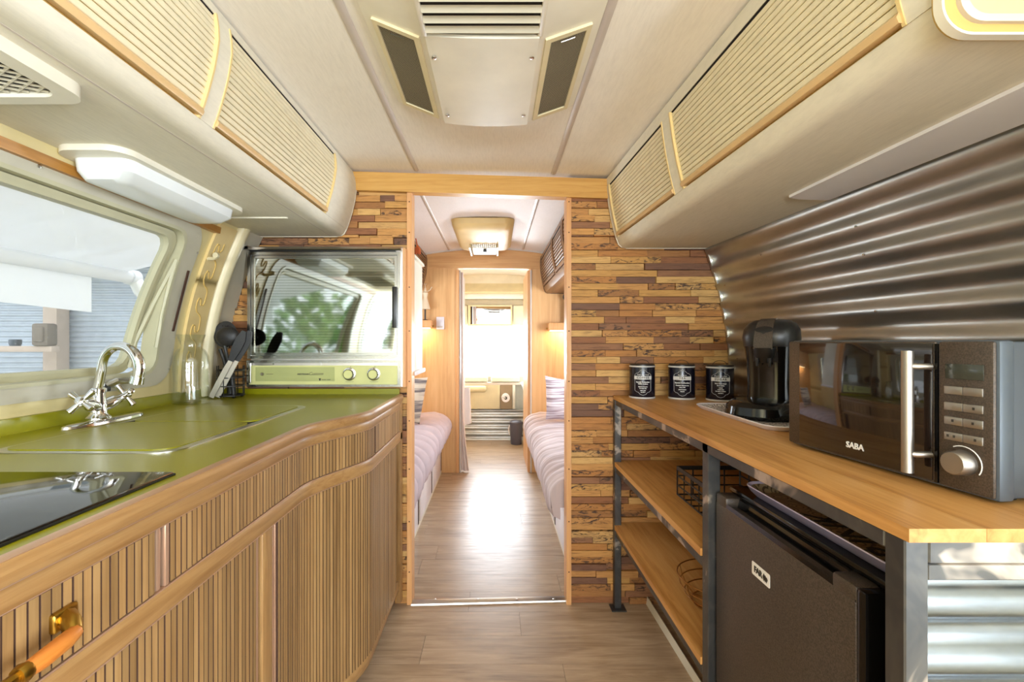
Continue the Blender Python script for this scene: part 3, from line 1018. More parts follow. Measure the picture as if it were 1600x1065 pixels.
# ------------------------------------------------------------------ air conditioner on the ceiling
t = thing('air_conditioner', 'cream ceiling air conditioner with two mesh side grilles and a louvre', 'air conditioner', (-.03, 1.1, 1.95))
AY0, AY1 = .25, 1.47
XA, XB, XC, XD = -.308, -.166, .106, .246
ZA, ZB, ZC, ZD = 1.972, 1.902, 1.897, 1.958
b = BM()
prism(b, [(XA, ZA + .01), (XA, ZA - .012), (XB - .0, ZB), (XB + .13, ZB - .006), (XC, ZC), (XD, ZD - .012), (XD, ZD + .01)], 'y', AY0, 1.44)
lo = [(XA, ZA - .012), (XB, ZB), (XB + .13, ZB - .006), (XC, ZC), (XD, ZD - .012)]
hi = [(XA + .01, ZA), (XB, ZB + .012), (XB + .13, ZB + .01), (XC, ZC + .012), (XD - .01, ZD)]
A = [b.verts.new((x, 1.44, z)) for x, z in lo]; B = [b.verts.new((x, 1.475, z + .004)) for x, z in hi]; D = [b.verts.new((x, 1.478, 1.985)) for x, z in hi]
for r1, r2 in ((A, B), (B, D)):
    for i in range(4):
        b.faces.new((r1[i], r1[i + 1], r2[i + 1], r2[i]))
obj('housing', b, 'cream2', t, smooth=35)
b = BM()
NB = 8
g0, g1 = [], []
for d, g in ((0, g0), (-.008, g1)):
    for yy in (1.03, 1.440):
        g.append([b.verts.new((XB + .006 + (XC - XB - .012) * i / NB, yy + (-.0 + .004 * math.sin(PI * i / NB) if yy > 1.2 else -.004 * math.sin(PI * i / NB)), ZB - .002 + (ZC - ZB) * i / NB - .006 * math.sin(PI * i / NB) + d)) for i in range(NB + 1)])
for i in range(NB):
    b.faces.new((g1[0][i], g1[0][i + 1], g1[1][i + 1], g1[1][i]))
    b.faces.new((g0[0][i], g0[0][i + 1], g1[0][i + 1], g1[0][i]))
    b.faces.new((g0[1][i], g0[1][i + 1], g1[1][i + 1], g1[1][i]))
for i in (0, NB):
    b.faces.new((g0[0][i], g1[0][i], g1[1][i], g0[1][i]))
obj('cover_panel', b, 'cream2', t, smooth=40)
for x, y in ((-.148, 1.10), (-.145, 1.38), (.088, 1.10), (.085, 1.38)):
    s = BM(); lathe(s, [(.006, 0), (.006, -.003), (.003, -.004)], c=(x, y, ZB - .014), n=10)
    obj('screw', s, 'steel', t)
for side, (xa, za, xb, zb) in (('l', (XA, ZA - .012, XB, ZB)), ('r', (XD, ZD - .012, XC, ZC))):
    ux = Vector((xb - xa, 0, zb - za)); ux.normalize()
    nn = Vector((0, 1, 0)).cross(ux)
    if nn.z > 0:
        nn = -nn
    Lw = math.hypot(xb - xa, zb - za)
    o3 = Vector((xa, 0, za))
    def gm(u, v, d, o3=o3, ux=ux, nn=nn):
        # the grilles are skewed: their ends run slightly aslant
        p = o3 + ux * u + Vector((0, v + .0 * u, 0)) + nn * d
        return tuple(p)
    b = BM()
    q_o = [(.024, 1.050), (Lw - .010, 1.050), (Lw - .010, 1.430), (.024, 1.430)]
    q_i = [(.036, 1.064), (Lw - .024, 1.064), (Lw - .024, 1.412), (.036, 1.412)]
    ring(b, q_o, q_i, gm, -.002, .006)
    gf = obj('grille_frame', b, 'cream', t)
    b = BM(); plate(b, q_i, gm, -.001, .0008)
    obj('grille_backing', b, 'dark_gap', gf)
    b = BM()
    nx, ny = 22, 72
    for i in range(nx + 1):
        u = .036 + (Lw - .060) * i / nx
        a = [gm(u - .0008, 1.062, .0025), gm(u + .0008, 1.062, .0025), gm(u + .0008, 1.412, .0025), gm(u - .0008, 1.412, .0025)]
        b.faces.new([b.verts.new(p) for p in a])
    for j in range(ny + 1):
        v = 1.062 + .35 * j / ny
        a = [gm(.036, v - .0009, .0028), gm(Lw - .024, v - .0009, .0028), gm(Lw - .024, v + .0009, .0028), gm(.036, v + .0009, .0028)]
        b.faces.new([b.verts.new(p) for p in a])
    obj('mesh', b, 'mesh', gf)['kind'] = 'stuff'
    b = BM(); tube(b, [gm(Lw - .05, 1.075, .006), gm(Lw - .085, 1.075, .006)], .0012, 5)
    obj('wire_pull', b, 'alu', gf)
# louvre
b = BM(); box(b, -.156, .098, .60, 1.022, ZB - .008, ZB - .0065)
obj('louvre_opening', b, 'dark_gap', t)
for xa in (-.166, .096):
    bx('louvre_rim', 'cream2', t, xa, xa + .012, .60, 1.03, ZB - .012, ZB - .004, r=.002)
for k in range(13):
    y = 1.004 - .031 * k
    b = BM()
    prism(b, [(y - .006, ZB - .009), (y + .006, ZB - .017), (y + .009, ZB - .014), (y - .003, ZB - .007)], 'x', -.155, .097)
    obj('louvre_slat', b, 'grey_frame', t)

# ------------------------------------------------------------------ kitchen cabinet
XS, XE = -.538, -.428
def pathx(y):
    if y <= 1.24:
        return XS
    if y >= 1.58:
        return XE
    k_ = (y - 1.24) / .34
    return XS + (XE - XS) * (k_ * k_ * (3 - 2 * k_))
PATH = [(pathx(y), y) for y in zs(-.30, 1.24, 20)] + [(pathx(y), y) for y in zs(1.24, 1.58, 24)[1:]] + [(pathx(y), y) for y in zs(1.58, 2.052, 8)[1:]]
def offs(i, d):
    a, c = PATH[max(i - 1, 0)], PATH[min(i + 1, len(PATH) - 1)]
    dx, dy = c[0] - a[0], c[1] - a[1]
    ln = math.hypot(dx, dy)
    return (PATH[i][0] + dy / ln * d, PATH[i][1] - dx / ln * d)
def sweep(b, prof, i0=0, i1=None):
    """prof: closed list of (d, z)"""
    i1 = len(PATH) if i1 is None else i1
    rings = []
    for i in range(i0, i1):
        rings.append([offs(i, d) + (z,) for d, z in prof])
    loft(b, rings)
ARC = [0]
for p, q in zip(PATH, PATH[1:]):
    ARC.append(ARC[-1] + math.hypot(q[0] - p[0], q[1] - p[1]))
def arc_at_y(y):
    for i in range(len(PATH) - 1):
        if PATH[i][1] <= y <= PATH[i + 1][1]:
            return ARC[i] + (ARC[i + 1] - ARC[i]) * (y - PATH[i][1]) / (PATH[i + 1][1] - PATH[i][1])
    return ARC[-1]
def at_arc(s):
    for i in range(len(ARC) - 1):
        if s <= ARC[i + 1]:
            k_ = (s - ARC[i]) / (ARC[i + 1] - ARC[i])
            p, q = PATH[i], PATH[i + 1]
            return (p[0] + (q[0] - p[0]) * k_, p[1] + (q[1] - p[1]) * k_, math.atan2(q[1] - p[1], q[0] - p[0]) - PI / 2)
    p = PATH[-1]
    return (p[0], p[1], 0)
kc = thing('base_cabinet', 'oak kitchen base cabinet with ribbed drawers and doors curving out to the aisle', 'cabinet', (-.9, 1.0, 0))
b = BM()
pl = [(-1.245, -.30)] + [offs(i, -.018) for i in range(len(PATH))] + [(-1.245, 2.052)]
prism(b, pl, 'z', .09, .934)
obj('carcass', b, 'groove', kc)
b = BM()
pl = [(-1.245, -.30)] + [offs(i, -.07) for i in range(len(PATH))] + [(-1.245, 2.0)]
prism(b, pl, 'z', .0, .09)
obj('plinth', b, 'groove', kc)
b = BM(); sweep(b, [(-.012, .905), (.004, .905), (.005, .908), (.005, .928), (.002, .933), (-.012, .933)])
obj('top_rail', b, 'oak_rail', kc, smooth=40)
b = BM(); sweep(b, [(-.012, .763), (.006, .763), (.008, .767), (.008, .796), (.004, .802), (-.012, .802)])
mr = obj('middle_rail', b, 'oak_rail', kc, smooth=40)
for zt_, q_ in ((.8018, .005), (.7605, .006), (.9035, .004)):
    b = BM(); sweep(b, [(-.004, zt_), (q_, zt_), (q_, zt_ + .0026), (-.004, zt_ + .0026)])
    obj('trim_line', b, 'pink_trim', kc)
b = BM(); sweep(b, [(-.045, .092), (-.006, .092), (-.002, .098), (-.002, .130), (-.007, .139), (-.03, .139)])
obj('base_rail', b, 'oak_rail', kc, smooth=40)
sm = unit_mesh('cabinet_slat_mesh', 'slat')
sm.materials.append(M['groove'])             # slat side faces take the dark groove colour
for p_ in sm.polygons:
    if abs(p_.normal.y) > .5:
        p_.material_index = 1
def slats_on(parent, ya, yb, z0, z1, pitch, gap):
    a, c = arc_at_y(ya), arc_at_y(yb)
    n = max(1, round((c - a) / pitch))
    p = (c - a) / n
    for k_ in range(n):
        x, y, ang = at_arc(a + p * (k_ + .5))
        piece('slat', sm, (x - .006 * math.cos(ang), y - .006 * math.sin(ang), (z0 + z1) / 2), (.018 + random.uniform(-.001, .001), p - gap, z1 - z0), parent, (0, 0, ang))
def panel_part(name, ya, yb, z0, z1, d=-.0125):
    b = BM()
    ys_ = zs(ya, yb, max(2, int((yb - ya) / .02)))
    def o2(y, dd):
        x, yy, ang = at_arc(arc_at_y(y))
        return (x + dd * math.cos(ang), yy + dd * math.sin(ang))
    prism(b, [o2(y, d) for y in ys_] + [o2(y, d - .004) for y in ys_[::-1]], 'z', z0, z1)
    return obj(name, b, 'groove', kc)
dA = panel_part('drawer_front', .06, .716, .806, .902); slats_on(dA, .06, .716, .8055, .9025, .0140, .0024)
dB = panel_part('drawer_front', .748, 1.60, .806, .902); slats_on(dB, .748, 1.60, .8055, .9025, .0136, .0026)
dC = panel_part('drawer_front', 1.615, 2.02, .806, .902); slats_on(dC, 1.615, 2.02, .8055, .9025, .045, .002)
gA = panel_part('cabinet_door', .06, 1.018, .14, .760); slats_on(gA, .06, 1.018, .14, .760, .0140, .0025)
gB = panel_part('cabinet_door', 1.120, 1.955, .14, .760); slats_on(gB, 1.120, 1.955, .14, .760, .0136, .0026)
def vpost(name, ya, yb, z0, z1, mat, d=.004):
    x, y, ang = at_arc(arc_at_y((ya + yb) / 2))
    b = BM(); rbox(b, x - .012, x + d, ya, yb, z0, z1, r=.002)
    return obj(name, b, mat, kc, smooth=30)
vpost('drawer_stile', .720, .729, .804, .904, 'pink_trim', .002)
vpost('drawer_stile', .737, .746, .804, .904, 'pink_trim', .004)
vpost('door_stile', 1.046, 1.090, .138, .762, 'oak_post', .004)
vpost('door_edge', 1.024, 1.032, .138, .762, 'pink_trim', .001)
vpost('door_edge', 1.098, 1.105, .138, .762, 'pink_trim', .001)
vpost('door_edge', 1.109, 1.116, .138, .762, 'pink_trim', .001)
b = BM(); box(b, XE - .012, XE + .008, 2.022, 2.056, .04, .934)
obj('end_post', b, 'oak_post', kc)
bx('foot', 'oak_post', kc, XE - .10, XE - .06, 1.98, 2.02, 0, .092)
bx('foot', 'oak_post', kc, -.50, -.46, 1.36, 1.40, 0, .092)
# brass bail handle with amber grip
hx = XS + .004
b = BM()
m_ = BM()
rbox(m_, hx - .004, hx + .006, .545, .578, .848, .872, r=.003)
tube(m_, [(hx + .004, .562, .860), (hx + .016, .556, .857), (hx + .026, .548, .851)], .008, 8, rr=[.012, .011, .009])
obj('handle_mount', m_, 'brass', dA, smooth=45)
bx('handle_mount', 'brass', dA, hx - .004, hx + .006, .37, .40, .848, .872, r=.003)
tube(b, [(hx + .004, .385, .860), (hx + .018, .391, .856), (hx + .030, .402, .851), (hx + .033, .42, .849), (hx + .033, .48, .849)], .006, 8)
lathe(b, [(.009, -.006), (.011, 0), (.009, .006)], n=12, mat=Matrix.Translation((hx + .033, .482, .849)) @ Matrix.Rotation(R(90), 4, 'X'))
hd = obj('drawer_handle', b, 'brass', dA, smooth=45)
hd['label'] = 'brass bail handle with amber wooden grip'
b = BM(); tube(b, [(hx + .033, .486, .849), (hx + .0335, .50, .8492), (hx + .032, .53, .851), (hx + .028, .548, .851)], .01, 10, rr=[.0085, .0105, .0105, .0085])
obj('handle_grip', b, 'amber', kc, smooth=45)

# worktop
wt = thing('worktop', 'olive green laminate worktop with oak edge under the sink window', 'worktop', (-.9, 1.0, .935))
b = BM()
pl = [(-1.248, -.30)] + [offs(i, -.002) for i in range(len(PATH))] + [(-1.248, 2.052)]
prism(b, pl, 'z', .936, .965)
obj('top', b, 'green', wt)
b = BM(); sweep(b, [(-.002, .936), (.010, .936), (.0135, .942), (.0135, .957), (.010, .9635), (-.002, .9655)])
obj('edge_band', b, 'oak_rail', wt, smooth=40)
b = BM(); sweep(b, [(-.004, .9652), (.006, .9640), (.009, .9632), (.009, .9645), (.004, .9662), (-.004, .9664)])
obj('edge_line', b, 'pink_trim', wt, smooth=40)
b = BM(); sweep(b, [(-.002, .9335), (.008, .9335), (.008, .9362), (-.002, .9362)])
obj('edge_line', b, 'pink_trim', wt, smooth=40)
b = BM(); prism(b, [(-1.249, .965), (-1.230, .965), (-1.238, .972), (-1.241, 1.003), (-1.249, 1.004)], 'y', -.30, 2.052)
obj('backsplash', b, 'green', wt, smooth=50)
b = BM(); box(b, -1.24, -.432, 2.045, 2.056, .965, .990)
obj('backsplash', b, 'green', wt)

# sink covers flush in the worktop
def zplane(u, v, d):
    return (u, v, d)
sk = thing('sink_surround', 'grey metal sink rim set in the green worktop around two lids', 'sink', (-.88, 1.3, .965))
b = BM()
ring(b, resample(rrect(-1.085, -.680, .955, 1.672, .05, 8), 80), resample(rrect(-1.073, -.700, .974, 1.652, .045, 8), 80), zplane, .9645, .9672)
obj('rim', b, 'alu', sk, smooth=40)
b = BM(); plate(b, rrect(-1.076, -.698, .970, 1.656, .045, 8), zplane, .9648, .9655)
obj('gap', b, 'dark_gap', sk)
for ya, yb, lb in ((.976, 1.318, 'green sink lid nearer the black hob, rounded corner'), (1.326, 1.650, 'green sink lid beside the glass carafe')):
    b = BM(); plate(b, rrect(-1.071, -.702, ya, yb, .04, 8), zplane, .9655, .9695)
    obj('sink_lid', b, 'green', sk)

# hob
hb = thing('hob', 'black glass hob set in the green worktop next to the camera', 'hob', (-.82, .55, .965))
b = BM(); rbox(b, -1.07, -.567, .30, .803, .9655, .9715, r=.002)
obj('glass', b, 'hob', hb, smooth=30)
b = BM(); rbox(b, -1.072, -.565, .298, .805, .9648, .9685, r=.001)
obj('rim', b, 'black', hb)

# mixer tap
fx, fy = -1.165, 1.335
tp = thing('mixer_tap', 'chrome swan neck mixer tap with two cross handles in front of window', 'tap', (fx, fy, .965))
b = BM()
loft(b, [[(fx + .014 + x, fy + .01 + y, z) for x, y in ((s_ * (.036) * math.sin(a), .138 * math.cos(a)) for a in [2 * PI * k / 40 for k in range(40)] for s_ in (1,))] for z in (.9655,)] +
        [[(fx + .014 + .034 * math.sin(2 * PI * k / 40), fy + .01 + .136 * math.cos(2 * PI * k / 40), .972) for k in range(40)],
         [(fx + .014 + .022 * math.sin(2 * PI * k / 40), fy + .01 + .118 * math.cos(2 * PI * k / 40), .976) for k in range(40)]])
obj('base_plate', b, 'chrome', tp, smooth=50)
b = BM()
lathe(b, [(.031, .974), (.031, .980), (.024, .986), (.021, .992), (.019, 1.02), (.017, 1.05), (.020, 1.052), (.020, 1.062), (.014, 1.066)], c=(fx, fy, 0), n=24)
obj('body', b, 'chrome', tp, smooth=40)
b = BM()
sp = []
for k in range(25):
    a = k / 24
    if a < .25:
        sp.append((fx + .012 * (a / .25), fy - .002, 1.06 + .06 * (a / .25)))
    else:
        th = PI - (a - .25) / .75 * R(200)
        sp.append((fx + .012 + .058 + .058 * math.cos(th), fy - .002 - .012 * (a - .25), 1.12 + .068 * math.sin(th)))
tube(b, sp, .0125, 14, rr=[.012] * 14 + [.0125, .013, .0135, .014, .0145, .015, .015, .015, .015, .0145, .0145])
spo = obj('spout', b, 'chrome', tp, smooth=60)
e = Vector(sp[-1]); d = (Vector(sp[-1]) - Vector(sp[-2])).normalized()
b = BM(); tube(b, [e - d * .002, e + d * .018], .0175, 16, rr=[.0165, .018])
obj('aerator', b, 'chrome', spo, smooth=40)
for sg in (-1, 1):
    b = BM()
    c0 = Vector((fx, fy, 1.005)); dv = Vector((.25, sg * 1.0, .40)).normalized()
    tube(b, [c0, c0 + dv * .025, c0 + dv * .05, c0 + dv * .062, c0 + dv * .080, c0 + dv * .086], .012, 14, rr=[.013, .018, .016, .010, .010, .013])
    hb_ = c0 + dv * .083
    q = dv.cross(Vector((1, 0, 0))).normalized(); q2 = dv.cross(q).normalized()
    for k in range(4):
        a = R(45 + 90 * k + 12)
        dd = q * math.cos(a) + q2 * math.sin(a)
        tube(b, [hb_, hb_ + dd * .014, hb_ + dd * .036, hb_ + dd * .039], .007, 10, rr=[.006, .0065, .0095, .006])
    tube(b, [hb_, hb_ + dv * .012, hb_ + dv * .014], .009, 12, rr=[.012, .011, .006])
    obj('cross_handle', b, 'chrome', tp, smooth=50)

# carafe
cx, cy = -1.160, 1.735
cf = thing('carafe', 'clear glass carafe on the green worktop left of the utensils', 'carafe', (cx, cy, .966))
b = BM()
po = [(.050, .966), (.059, .968), (.061, .976), (.0605, 1.03), (.060, 1.12), (.058, 1.145), (.048, 1.166), (.036, 1.178), (.0345, 1.186), (.040, 1.205), (.048, 1.228)]
lathe(b, po, c=(cx, cy, 0), n=40, cap=False)
lathe(b, [(.050, .966), (.001, .9665)], c=(cx, cy, 0), n=40, cap=False)
bod = obj('glass_body', b, 'bottle', cf, smooth=60)
b = BM()
lathe(b, [(.001, .972), (.054, .974), (.057, .980), (.057, 1.03), (.0565, 1.12), (.054, 1.143), (.045, 1.163), (.033, 1.176), (.0315, 1.186), (.0375, 1.206), (.0455, 1.228), (.048, 1.2282)], c=(cx, cy, 0), n=40, cap=False)
obj('inner_wall', b, 'bottle', cf, smooth=60)
b = BM()
for k_, (u0, v0, u1, v1) in enumerate(((-.6, 1.095, -.2, 1.115), (-.2, 1.115, -.05, 1.10), (-.6, 1.095, -.45, 1.085), (-.45, 1.085, -.1, 1.083), (-.5, 1.105, -.3, 1.075))):
    pts = []
    for j in range(6):
        a = -PI / 2 + .25 + (u0 + (u1 - u0) * j / 5) * .8 + .5
        pts.append((cx + .0612 * math.cos(a), cy + .0612 * math.sin(a), v0 + (v1 - v0) * j / 5))
    tube(b, pts, .0007, 4)
obj('etched_mark', b, 'white_ink', cf)

# utensil basket and utensils
ux_, uy_ = -1.125, 1.935
ub = thing('utensil_basket', 'round black wire utensil holder in the worktop corner by the oven', 'utensil holder', (ux_, uy_, .966))
rr_ = .052
b = BM()
for z in (.975, 1.015, 1.05, 1.08):
    tube(b, [(ux_ + rr_ * math.cos(2 * PI * k / 28), uy_ + rr_ * math.sin(2 * PI * k / 28), z) for k in range(28)], .0028 if z != 1.08 else .0034, 6, closed=True)
obj('wire_ring', b, 'wire_black', ub, smooth=60)
b = BM()
for k in range(8):
    a = 2 * PI * k / 8
    tube(b, [(ux_ + rr_ * math.cos(a), uy_ + rr_ * math.sin(a), .97), (ux_ + rr_ * math.cos(a), uy_ + rr_ * math.sin(a), 1.10)], .002, 5)
obj('upright_wire', b, 'wire_black', ub, smooth=60)
b = BM()
for k in range(-2, 3):
    w_ = math.sqrt(max(0, rr_ ** 2 - (k * .018) ** 2))
    tube(b, [(ux_ - w_, uy_ + k * .018, .974), (ux_ + w_, uy_ + k * .018, .974)], .002, 5)
for k in range(4):
    a = PI / 4 + PI / 2 * k
    lathe(b, [(.004, .9655), (.007, .969), (.004, .974)], c=(ux_ + .042 * math.cos(a), uy_ + .042 * math.sin(a), 0), n=10)
obj('base_wire', b, 'wire_black', ub, smooth=60)
# ladle
ld = thing('ladle', 'black nylon ladle with oval bowl standing in the wire holder', 'ladle', (ux_, uy_, .98))
b = BM()
tube(b, [(ux_ + .02, uy_ - .01, .978), (ux_ + .012, uy_ - .012, 1.06), (ux_ - .002, uy_ - .02, 1.13), (ux_ - .010, uy_ - .028, 1.185)], .008, 8, rr=[.010, .009, .007, .007])
obj('handle', b, 'silicone', ld, smooth=60)
b = BM()
c0 = Vector((ux_ + .002, uy_ - .038, 1.222))
def bowl(u, v):
    a = 2 * PI * u; p = v * PI * .56
    r = math.sin(p)
    return tuple(c0 + Vector((.050 * r * math.cos(a), .022 * (1 - math.cos(p)) * 1.0 - .010, .040 * r * math.sin(a))))
surf(b, lambda u, v: bowl(u, max(v, .02)), 24, 10, True)
surf(b, lambda u, v: tuple(c0 + (Vector(bowl(u, max(v, .02))) - c0) * .94 + Vector((0, -.001, 0))), 24, 10, True)
obj('bowl', b, 'silicone', ld, smooth=60)
# skimmer
sk2 = thing('skimmer', 'black nylon skimmer with pitted head behind the ladle', 'skimmer', (ux_ - .02, uy_, .98))
b = BM()
tube(b, [(ux_ - .012, uy_ + .02, .978), (ux_ - .022, uy_ + .018, 1.06), (ux_ - .038, uy_ + .012, 1.13), (ux_ - .050, uy_ + .008, 1.17)], .008, 8, rr=[.010, .009, .008, .008])
obj('handle', b, 'silicone', sk2, smooth=60)
b = BM()
lathe(b, [(.001, -.004), (.030, -.003), (.048, .004), (.049, .007), (.046, .008), (.030, .001), (.001, 0)], n=28, mat=Matrix.Translation((ux_ - .026, uy_ + .010, 1.232)) @ Matrix.Rotation(R(84), 4, 'X') @ Matrix.Scale(1.15, 4, (0, 1, 0)))
hd_ = obj('head', b, 'silicone', sk2, smooth=50)
b = BM()
for i in range(-3, 4):
    for j in range(-3, 4):
        if i * i + j * j < 11:
            lathe(b, [(.0028, 0), (.0028, .0012)], n=6, mat=Matrix.Translation((ux_ - .026 + i * .011, uy_ + .0035, 1.232 + j * .012)) @ Matrix.Rotation(R(90), 4, 'X'))
obj('hole', b, 'dark_gap', hd_)['kind'] = 'stuff'
# tongs, leaning
tg = thing('tongs', 'steel tongs with black nylon tips leaning across the wire holder', 'tongs', (ux_, uy_ - .05, .97))
def strip(b, pts, w_, th, wdir):
    rings = []
    wd = Vector(wdir).normalized()
    for i, p in enumerate(pts):
        p = Vector(p)
        d_ = (Vector(pts[min(i + 1, len(pts) - 1)]) - Vector(pts[max(i - 1, 0)])).normalized()
        nn_ = d_.cross(wd).normalized()
        ww = w_[i] if isinstance(w_, list) else w_
        rings.append([tuple(p + wd * ww + nn_ * th), tuple(p - wd * ww + nn_ * th), tuple(p - wd * ww - nn_ * th), tuple(p + wd * ww - nn_ * th)])
    loft(b, rings)
bx0, by0 = ux_ - .045, uy_ - .062
for dx, dy in ((0, 0), (.018, .012)):
    b = BM()
    strip(b, [(bx0 + dx, by0 + dy, .972), (bx0 + dx + .030, by0 + dy, 1.03), (bx0 + dx + .062, by0 + dy, 1.09), (bx0 + dx + .088, by0 + dy, 1.135)], [.010, .0105, .010, .008], .0012, (1, .2, -.4))
    a_ = obj('arm', b, 'steel_dull', tg, smooth=40)
    b = BM()
    strip(b, [(bx0 + dx + .082, by0 + dy - .002, 1.122), (bx0 + dx + .104, by0 + dy - .002, 1.17), (bx0 + dx + .124, by0 + dy - .003, 1.21), (bx0 + dx + .138, by0 + dy - .003, 1.245)], [.010, .018, .019, .008], .003, (1, .2, -.4))
    obj('tip', b, 'silicone', a_, smooth=40)

# ------------------------------------------------------------------ oven
ov = thing('wall_oven', 'chrome framed wall oven with mirrored glass door and pale green control panel', 'oven', (-.75, 2.06, 1.0))
OX0, OX1, OYF = -1.098, -.412, 2.020
b = BM(); box(b, OX0 + .006, OX1 - .002, OYF + .012, 2.145, 1.0, 1.618)
obj('body', b, 'steel', ov)
b = BM(); box(b, OX1 - .002, OX1 + .008, OYF + .012, 2.095, .998, 1.62)
obj('side_panel', b, 'jamb', ov)
def om(u, v, d):
    return (u, OYF - d, v)
def rect(u0, u1, v0, v1):
    return [(u1, v1), (u0, v1), (u0, v0), (u1, v0)]
b = BM()
ring(b, rect(OX0 + .003, OX1 - .008, 1.126, 1.597), rect(OX0 + .016, OX1 - .021, 1.139, 1.584), om, -.012, .012)
ring(b, rect(OX0 + .018, OX1 - .023, 1.141, 1.582), rect(OX0 + .030, OX1 - .034, 1.153, 1.570), om, -.010, .007)
dr = obj('oven_door', b, 'frame_chrome', ov)
b = BM(); box(b, OX0 + .026, OX1 - .030, OYF - .001, OYF + .006, 1.149, 1.574)
obj('glass', b, 'oven_glass', dr)
b = BM(); rbox(b, OX1 - .040, OX1 - .020, OYF - .032, OYF - .012, 1.262, 1.442, r=.003)
rbox(b, OX1 - .036, OX1 - .022, OYF - .014, OYF, 1.27, 1.285, r=.002); rbox(b, OX1 - .036, OX1 - .022, OYF - .014, OYF, 1.42, 1.435, r=.002)
h_ = obj('handle', b, 'oven_handle' if 'oven_handle' in M else 'black', dr, smooth=30)
b = BM()
prism(b, [(OYF + .012, 1.607), (OYF - .010, 1.604), (OYF - .018, 1.610), (OYF - .006, 1.622), (OYF + .07, 1.630)], 'x', OX0 + .012, OX1 - .004)
obj('top_trim', b, 'steel', ov)
b = BM(); prism(b, [(OYF - .014, 1.599), (OYF - .014, 1.604), (OYF + .01, 1.604), (OYF + .01, 1.599)], 'x', OX0 + .014, OX1 - .03)
obj('vent_slot', b, 'black', ov)
b = BM(); box(b, OX0 - .03, OX0 + .015, OYF - .03, OYF + .002, 1.606, 1.622)
prism(b, [(OX0 - .034, 1.602), (OX0 + .06, 1.604), (OX0 + .10, 1.61), (OX0 + .02, 1.618), (OX0 - .03, 1.622)], 'y', OYF - .030, OYF - .026)
obj('flap', b, 'steel', ov)
# control panel
b = BM()
ring(b, rect(OX0, OX1 - .006, 1.002, 1.119), rect(OX0 + .010, OX1 - .020, 1.012, 1.108), om, -.012, .012)
obj('panel_frame', b, 'frame_chrome', ov)
b = BM(); box(b, OX0 + .008, OX1 - .018, OYF - .004, OYF + .006, 1.010, 1.096)
cp = obj('control_panel', b, 'oven_green', ov)
b = BM(); box(b, OX0 + .008, OX1 - .018, OYF - .003, OYF + .008, 1.096, 1.110)
obj('dark_strip', b, 'steel', ov)
for x in (OX0 + .115, OX0 + .325, OX0 + .575):
    b = BM(); lathe(b, [(.004, 0), (.004, .002)], n=10, mat=Matrix.Translation((x, OYF - .003, 1.103)) @ Matrix.Rotation(R(90), 4, 'X'))
    obj('screw', b, 'chrome', ov)
b = BM(); box(b, OX0 + .036, OX0 + .386, OYF - .0048, OYF - .0035, 1.026, 1.089)
obj('olive_print', b, 'oven_olive', cp)
b = BM(); rbox(b, OX0 + .016, OX0 + .022, OYF - .018, OYF - .012, 1.018, 1.108, r=.002)
obj('chrome_bar', b, 'chrome', ov)
b = BM(); lathe(b, [(.008, 0), (.007, .004), (.004, .008)], n=14, mat=Matrix.Translation((OX0 + .066, OYF - .0045, 1.058)) @ Matrix.Rotation(R(90), 4, 'X'))
obj('indicator', b, 'steel', cp, smooth=40)
def ot(u, v):
    return lambda x, y, z: (u + x, OYF - .0050 - z, v + y)
text('lettering', 'AIRSTREAM', .0098, ot(OX0 + .246, 1.057), 'ink', cp, bold=.0003, spacing=1.0)
text('lettering', 'Custom', .020, ot(OX0 + .302, 1.059), 'ink', cp, shear=.45, depth=.0004)
text('lettering', 'MAGIC CHEF', .0068, ot(OX0 + .348, 1.033), 'ink', cp)
b = BM(); box(b, OX0 + .318, OX0 + .324, OYF - .0056, OYF - .0045, 1.029, 1.037); box(b, OX0 + .316, OX0 + .326, OYF - .0056, OYF - .0045, 1.036, 1.039)
obj('chef_mark', b, 'ink', cp)
b = BM(); box(b, OX0 + .084, OX0 + .114, OYF - .0052, OYF - .0045, 1.0570, 1.0586)
obj('lettering', b, 'ink', cp)
for x, lab in ((OX0 + .452, 'OVEN'), (OX0 + .560, 'TIMER')):
    b = BM(); lathe(b, [(.029, 0), (.029, .003), (.024, .005)], n=28, mat=Matrix.Translation((x, OYF - .004, 1.058)) @ Matrix.Rotation(R(90), 4, 'X'))
    kb = obj('knob', b, 'chrome', cp, smooth=35)
    b = BM(); lathe(b, [(.021, .005), (.020, .024), (.017, .027), (.001, .027)], n=28, mat=Matrix.Translation((x, OYF - .004, 1.058)) @ Matrix.Rotation(R(90), 4, 'X'))
    obj('knob_cap', b, 'oven_green', ov, smooth=35)
    b = BM(); lathe(b, [(.0225, .018), (.0225, .022)], n=28, mat=Matrix.Translation((x, OYF - .004, 1.058)) @ Matrix.Rotation(R(90), 4, 'X'))
    obj('knob_ring', b, 'black', ov, smooth=35)
    b = BM(); box(b, x + .004, x + .0055, OYF - .0050, OYF - .0035, 1.089, 1.093); box(b, x - .018, x + .018, OYF - .0048, OYF - .0040, 1.0235, 1.0245)
    obj('dial_mark', b, 'ink', ov)

